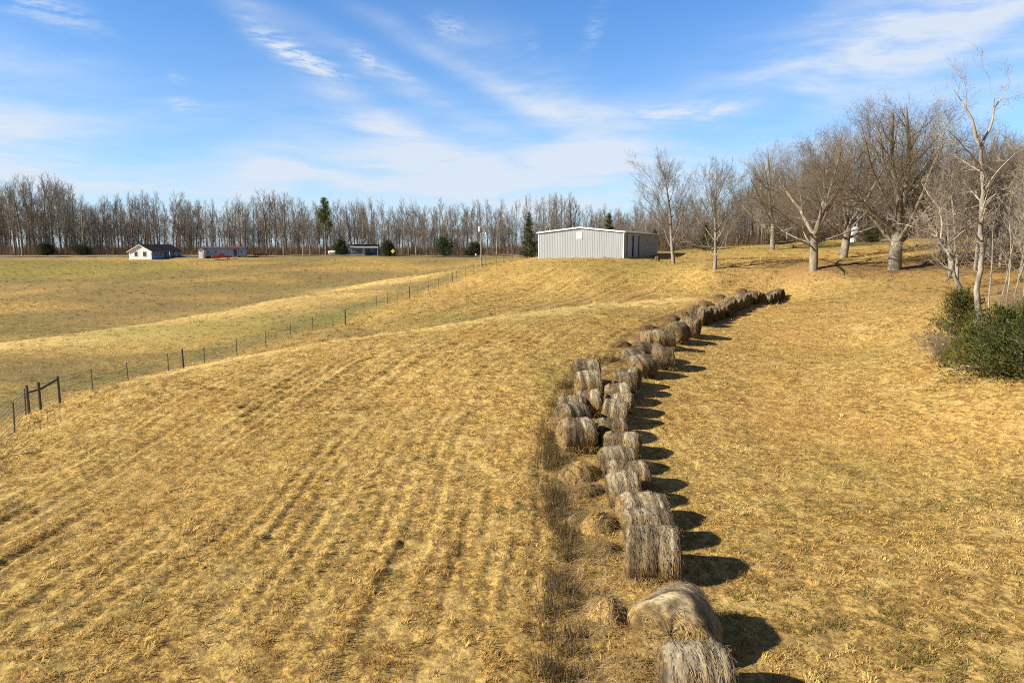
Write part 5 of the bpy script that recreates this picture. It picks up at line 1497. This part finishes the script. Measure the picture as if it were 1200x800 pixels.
oak(988, 302.5, 152, 'oak_tree', 'oak standing farther back between the spreading oak and the biggest oak', 531, OAK, 4.6, .55, wide=1.0, rotz=2.1)
oak(1048, 317, 118, 'oak_tree', 'biggest pale oak with many upswept limbs and flared trunk', 547, dict(OAK, rk=[.36, .46, .5, .5, .5, .6], ang=[60, 38, 40, 36, 34, 34], kids=[3.5, 1.55, 1.6, 1.2, 1.1, 0]), 4.0, .54, M_BARK_O, M_TWIG_O, 1.12, 3.0)
oak(905, 293, 172, 'oak_tree', 'bare oak behind the gap between forked tree and spreading oak', 557, OAK, 4.4, .45, wide=.9, rotz=1.2)
oak(1105, 300, 150, 'oak_tree', 'bare oak behind the big pale oak, right of its trunk', 563, OAK, 4.4, .45, wide=.95, rotz=4.2)

def limbs_tree(name, px, py, lines, label, mb, mt, seed, twigs, r0, tl=1.6, cat='bare tree', dyl=None):
    """tree whose main limbs follow given sight lines at the trunk's own depth, then grow twigs"""
    p = ground_px(px, py); rng = random.Random(seed); T = []; Cr = []
    root = empty(name, p, 0)
    TW_ = dict(max=2, n=[4, 3, 2], wig=[.13, .17, .2], up=[.05, .05, .04], tip=[.3, .35, .4], kids=[1.5, 1.4, 0], ang=[42, 42, 40], ratio=[.55, .55, .5], short=[.3, .3, 0], rk=[.6, .6, .6], fork=[1, 1, 0], **{'from': [.25, .2, 1]}, rmin=.0055)
    for li, (pts, ra, rb_) in enumerate(lines):
        q = []
        for k, pt in enumerate(pts):
            dd = p.y + (pt[2] if len(pt) > 2 else 0)
            q.append(Vector(px_at(pt[0], pt[1], dd)) - p)
        # resample into short crooked pieces
        r_ = []
        for a, b in zip(q[:-1], q[1:]):
            m = max(2, int((b - a).length / .55))
            for k in range(m): r_.append(a.lerp(b, k / m) + Vector((rng.gauss(0, .03), rng.gauss(0, .05), rng.gauss(0, .02))))
        r_.append(q[-1]); n = len(r_)
        for k in range(n - 1):
            a, b = ra + (rb_ - ra) * k / (n - 1), ra + (rb_ - ra) * (k + 1) / (n - 1)
            (T if li == 0 else Cr).append((r_[k], r_[k + 1], a, b))
            if (k / n > (.45 if li == 0 else .25)) and rng.random() < twigs:
                d = (r_[k + 1] - r_[k]).normalized(); ax = rot_about(d.orthogonal().normalized(), d, rng.uniform(0, 6.28))
                grow(rng, r_[k + 1].copy(), rot_about(d, ax, R(rng.uniform(30, 65))), tl * rng.uniform(.6, 1.2) * (1 - .55 * k / n), max(b * .5, .012), 1 - 1, TW_, Cr, Cr)
    T.insert(0, (Vector((0, 0, -.3)), T[0][0], r0 * 1.5, r0))
    link_mesh('trunk', segs_mesh('trunk', T, mb), root); link_mesh('crown', segs_mesh('crown', Cr, mt), root)
    return tag(root, label, cat)
limbs_tree('sycamore_tree', 1144, 402, [
    ([(1144, 401), (1147, 372), (1146, 340), (1150, 305), (1149, 260), (1151, 225), (1150, 190), (1146, 165)], .165, .085),
    ([(1146, 165), (1138, 140), (1128, 118), (1118, 106)], .085, .015), ([(1148, 176), (1160, 150, .4), (1165, 128, .6), (1184, 97, .9)], .08, .015), ([(1165, 128, .6), (1160, 92, .8)], .04, .01),
    ([(1150, 200), (1136, 180, -1), (1120, 160, -2), (1105, 150, -2.5)], .06, .012), ([(1151, 225), (1170, 200, 1.5), (1190, 180, 2.5), (1205, 172, 3)], .06, .012),
    ([(1150, 262), (1120, 245, -1.5), (1098, 240, -2.5)], .05, .012), ([(1149, 285), (1138, 268, -.5), (1115, 264, -1), (1090, 268, -1.6)], .055, .014), ([(1150, 240), (1175, 222, 1), (1198, 215, 2)], .05, .012)],
    'tall pale forked tree rising out of the cedar bushes at right', M_BARK_S, M_TWIG_S, 71, .9, .17, 1.9, 'sycamore tree')
limbs_tree('bare_tree', 1131, 352, [
    ([(1131, 352), (1124, 335), (1117, 322), (1116, 306), (1108, 291), (1098, 278)], .20, .11),
    ([(1098, 278), (1086, 272), (1070, 266), (1052, 262, 1)], .075, .02), ([(1103, 285), (1104, 262), (1100, 245), (1088, 228), (1080, 215, 1)], .08, .02), ([(1100, 250), (1112, 235, -1), (1120, 215, -1.5)], .04, .012),
    ([(1117, 318), (1100, 312, -.5), (1084, 303, -.8), (1072, 293, -1), (1056, 284, -1.2), (1040, 281, -1.2)], .095, .025), ([(1117, 322), (1108, 330), (1110, 318)], .05, .02), ([(1108, 291), (1130, 270, 1), (1150, 262, 2)], .05, .014)],
    'bent pale tree with a low dark limb reaching left toward the biggest oak', M_BARK_S, M_TWIG_S, 83, .7, .22, 1.6, 'bent tree')
SAP = dict(UPRIGHT, max=3, n=[9, 5, 4, 3], kids=[1.0, 1.3, 1.3, 0], ratio=[.26, .5, .5, .5], ang=[40, 40, 42, 40], rmin=.006, fork=[1, 1, 1, 0], **{'from': [.4, .25, .2, 1]})
SAPS = [tree_meshes(700 + i, SAP, 8, .075, M_BARK_S, M_TWIG_S) for i in range(4)]
for j, (px, py, top, lab) in enumerate([(1158, 380, 235, 'thin pale sapling just right of the tall pale forked tree'), (1171, 362, 240, 'thin sapling second to the right of the tall pale forked tree'), (1180, 352, 215, 'thin straight sapling third to the right of the tall pale forked tree'),
                                    (1188, 350, 225, 'thin sapling fourth to the right of the tall pale forked tree'), (1197, 365, 200, 'thin sapling closest to the right edge of the photo')]):
    p = ground_px(px, py); H = px_at(px, top, p.y)[2] - p.z
    bare_tree('sapling', SAPS[j % 4], p, H, lab, 'sapling', 'thin pale saplings at the right edge', 1.3 * j, 1.0)
# thicket of bare brown trees at the right margin
for j in range(36):
    px = rt.uniform(1110, 1330) if j > 14 else rt.uniform(1160, 1220); D = rt.uniform(62, 120); x = (px - 600) / FPX * D; z = zat(x, D)
    H = px_at(px, rt.uniform(150, 215), D)[2] - z
    bare_tree('thicket_tree', rt.choice(B_T), (x, D, z), max(H, 6), 'brown bare tree in the thicket behind the pale saplings at right', 'bare tree', 'brown bare trees of the right thicket', rt.uniform(0, 6.28), 1.0)

# dry brush below the cedars
def dry_shrub(px, py, h, label, seed, n=60):
    p = ground_px(px, py); rng = random.Random(seed); segs = []
    PB = dict(max=2, n=[5, 3, 2], wig=[.12, .16, .2], up=[.02, .03, .03], tip=[.3, .4, .4], kids=[1.3, 1.3, 0], ang=[35, 38, 40], ratio=[.45, .5, .5], short=[.2, .2, 0], rk=[.6, .6, .6], fork=[1, 1, 0], **{'from': [.3, .2, 1]}, rmin=.0035)
    for i in range(n):
        a = rng.uniform(0, 6.28); l = rng.uniform(.1, .7)
        grow(rng, Vector((rng.gauss(0, .35), rng.gauss(0, .35), -.05)), Vector((math.cos(a) * l, math.sin(a) * l, 1)).normalized(), h * rng.uniform(.4, 1), .008, 0, PB, segs, segs)
    o = link_mesh('dry_shrub', segs_mesh('dry_shrub', segs, M_TWIG_R), None, p); tag(o, label, 'shrub')
dry_shrub(1104, 424, 1.3, 'low brown leafless shrub in front of the olive cedar', 5)
dry_shrub(1088, 405, 1.0, 'sparse brown shrub left of the olive cedar', 6, 30)
dry_shrub(1185, 378, 2.0, 'tangled brown shrub behind the cedar bushes at right edge', 9, 60)
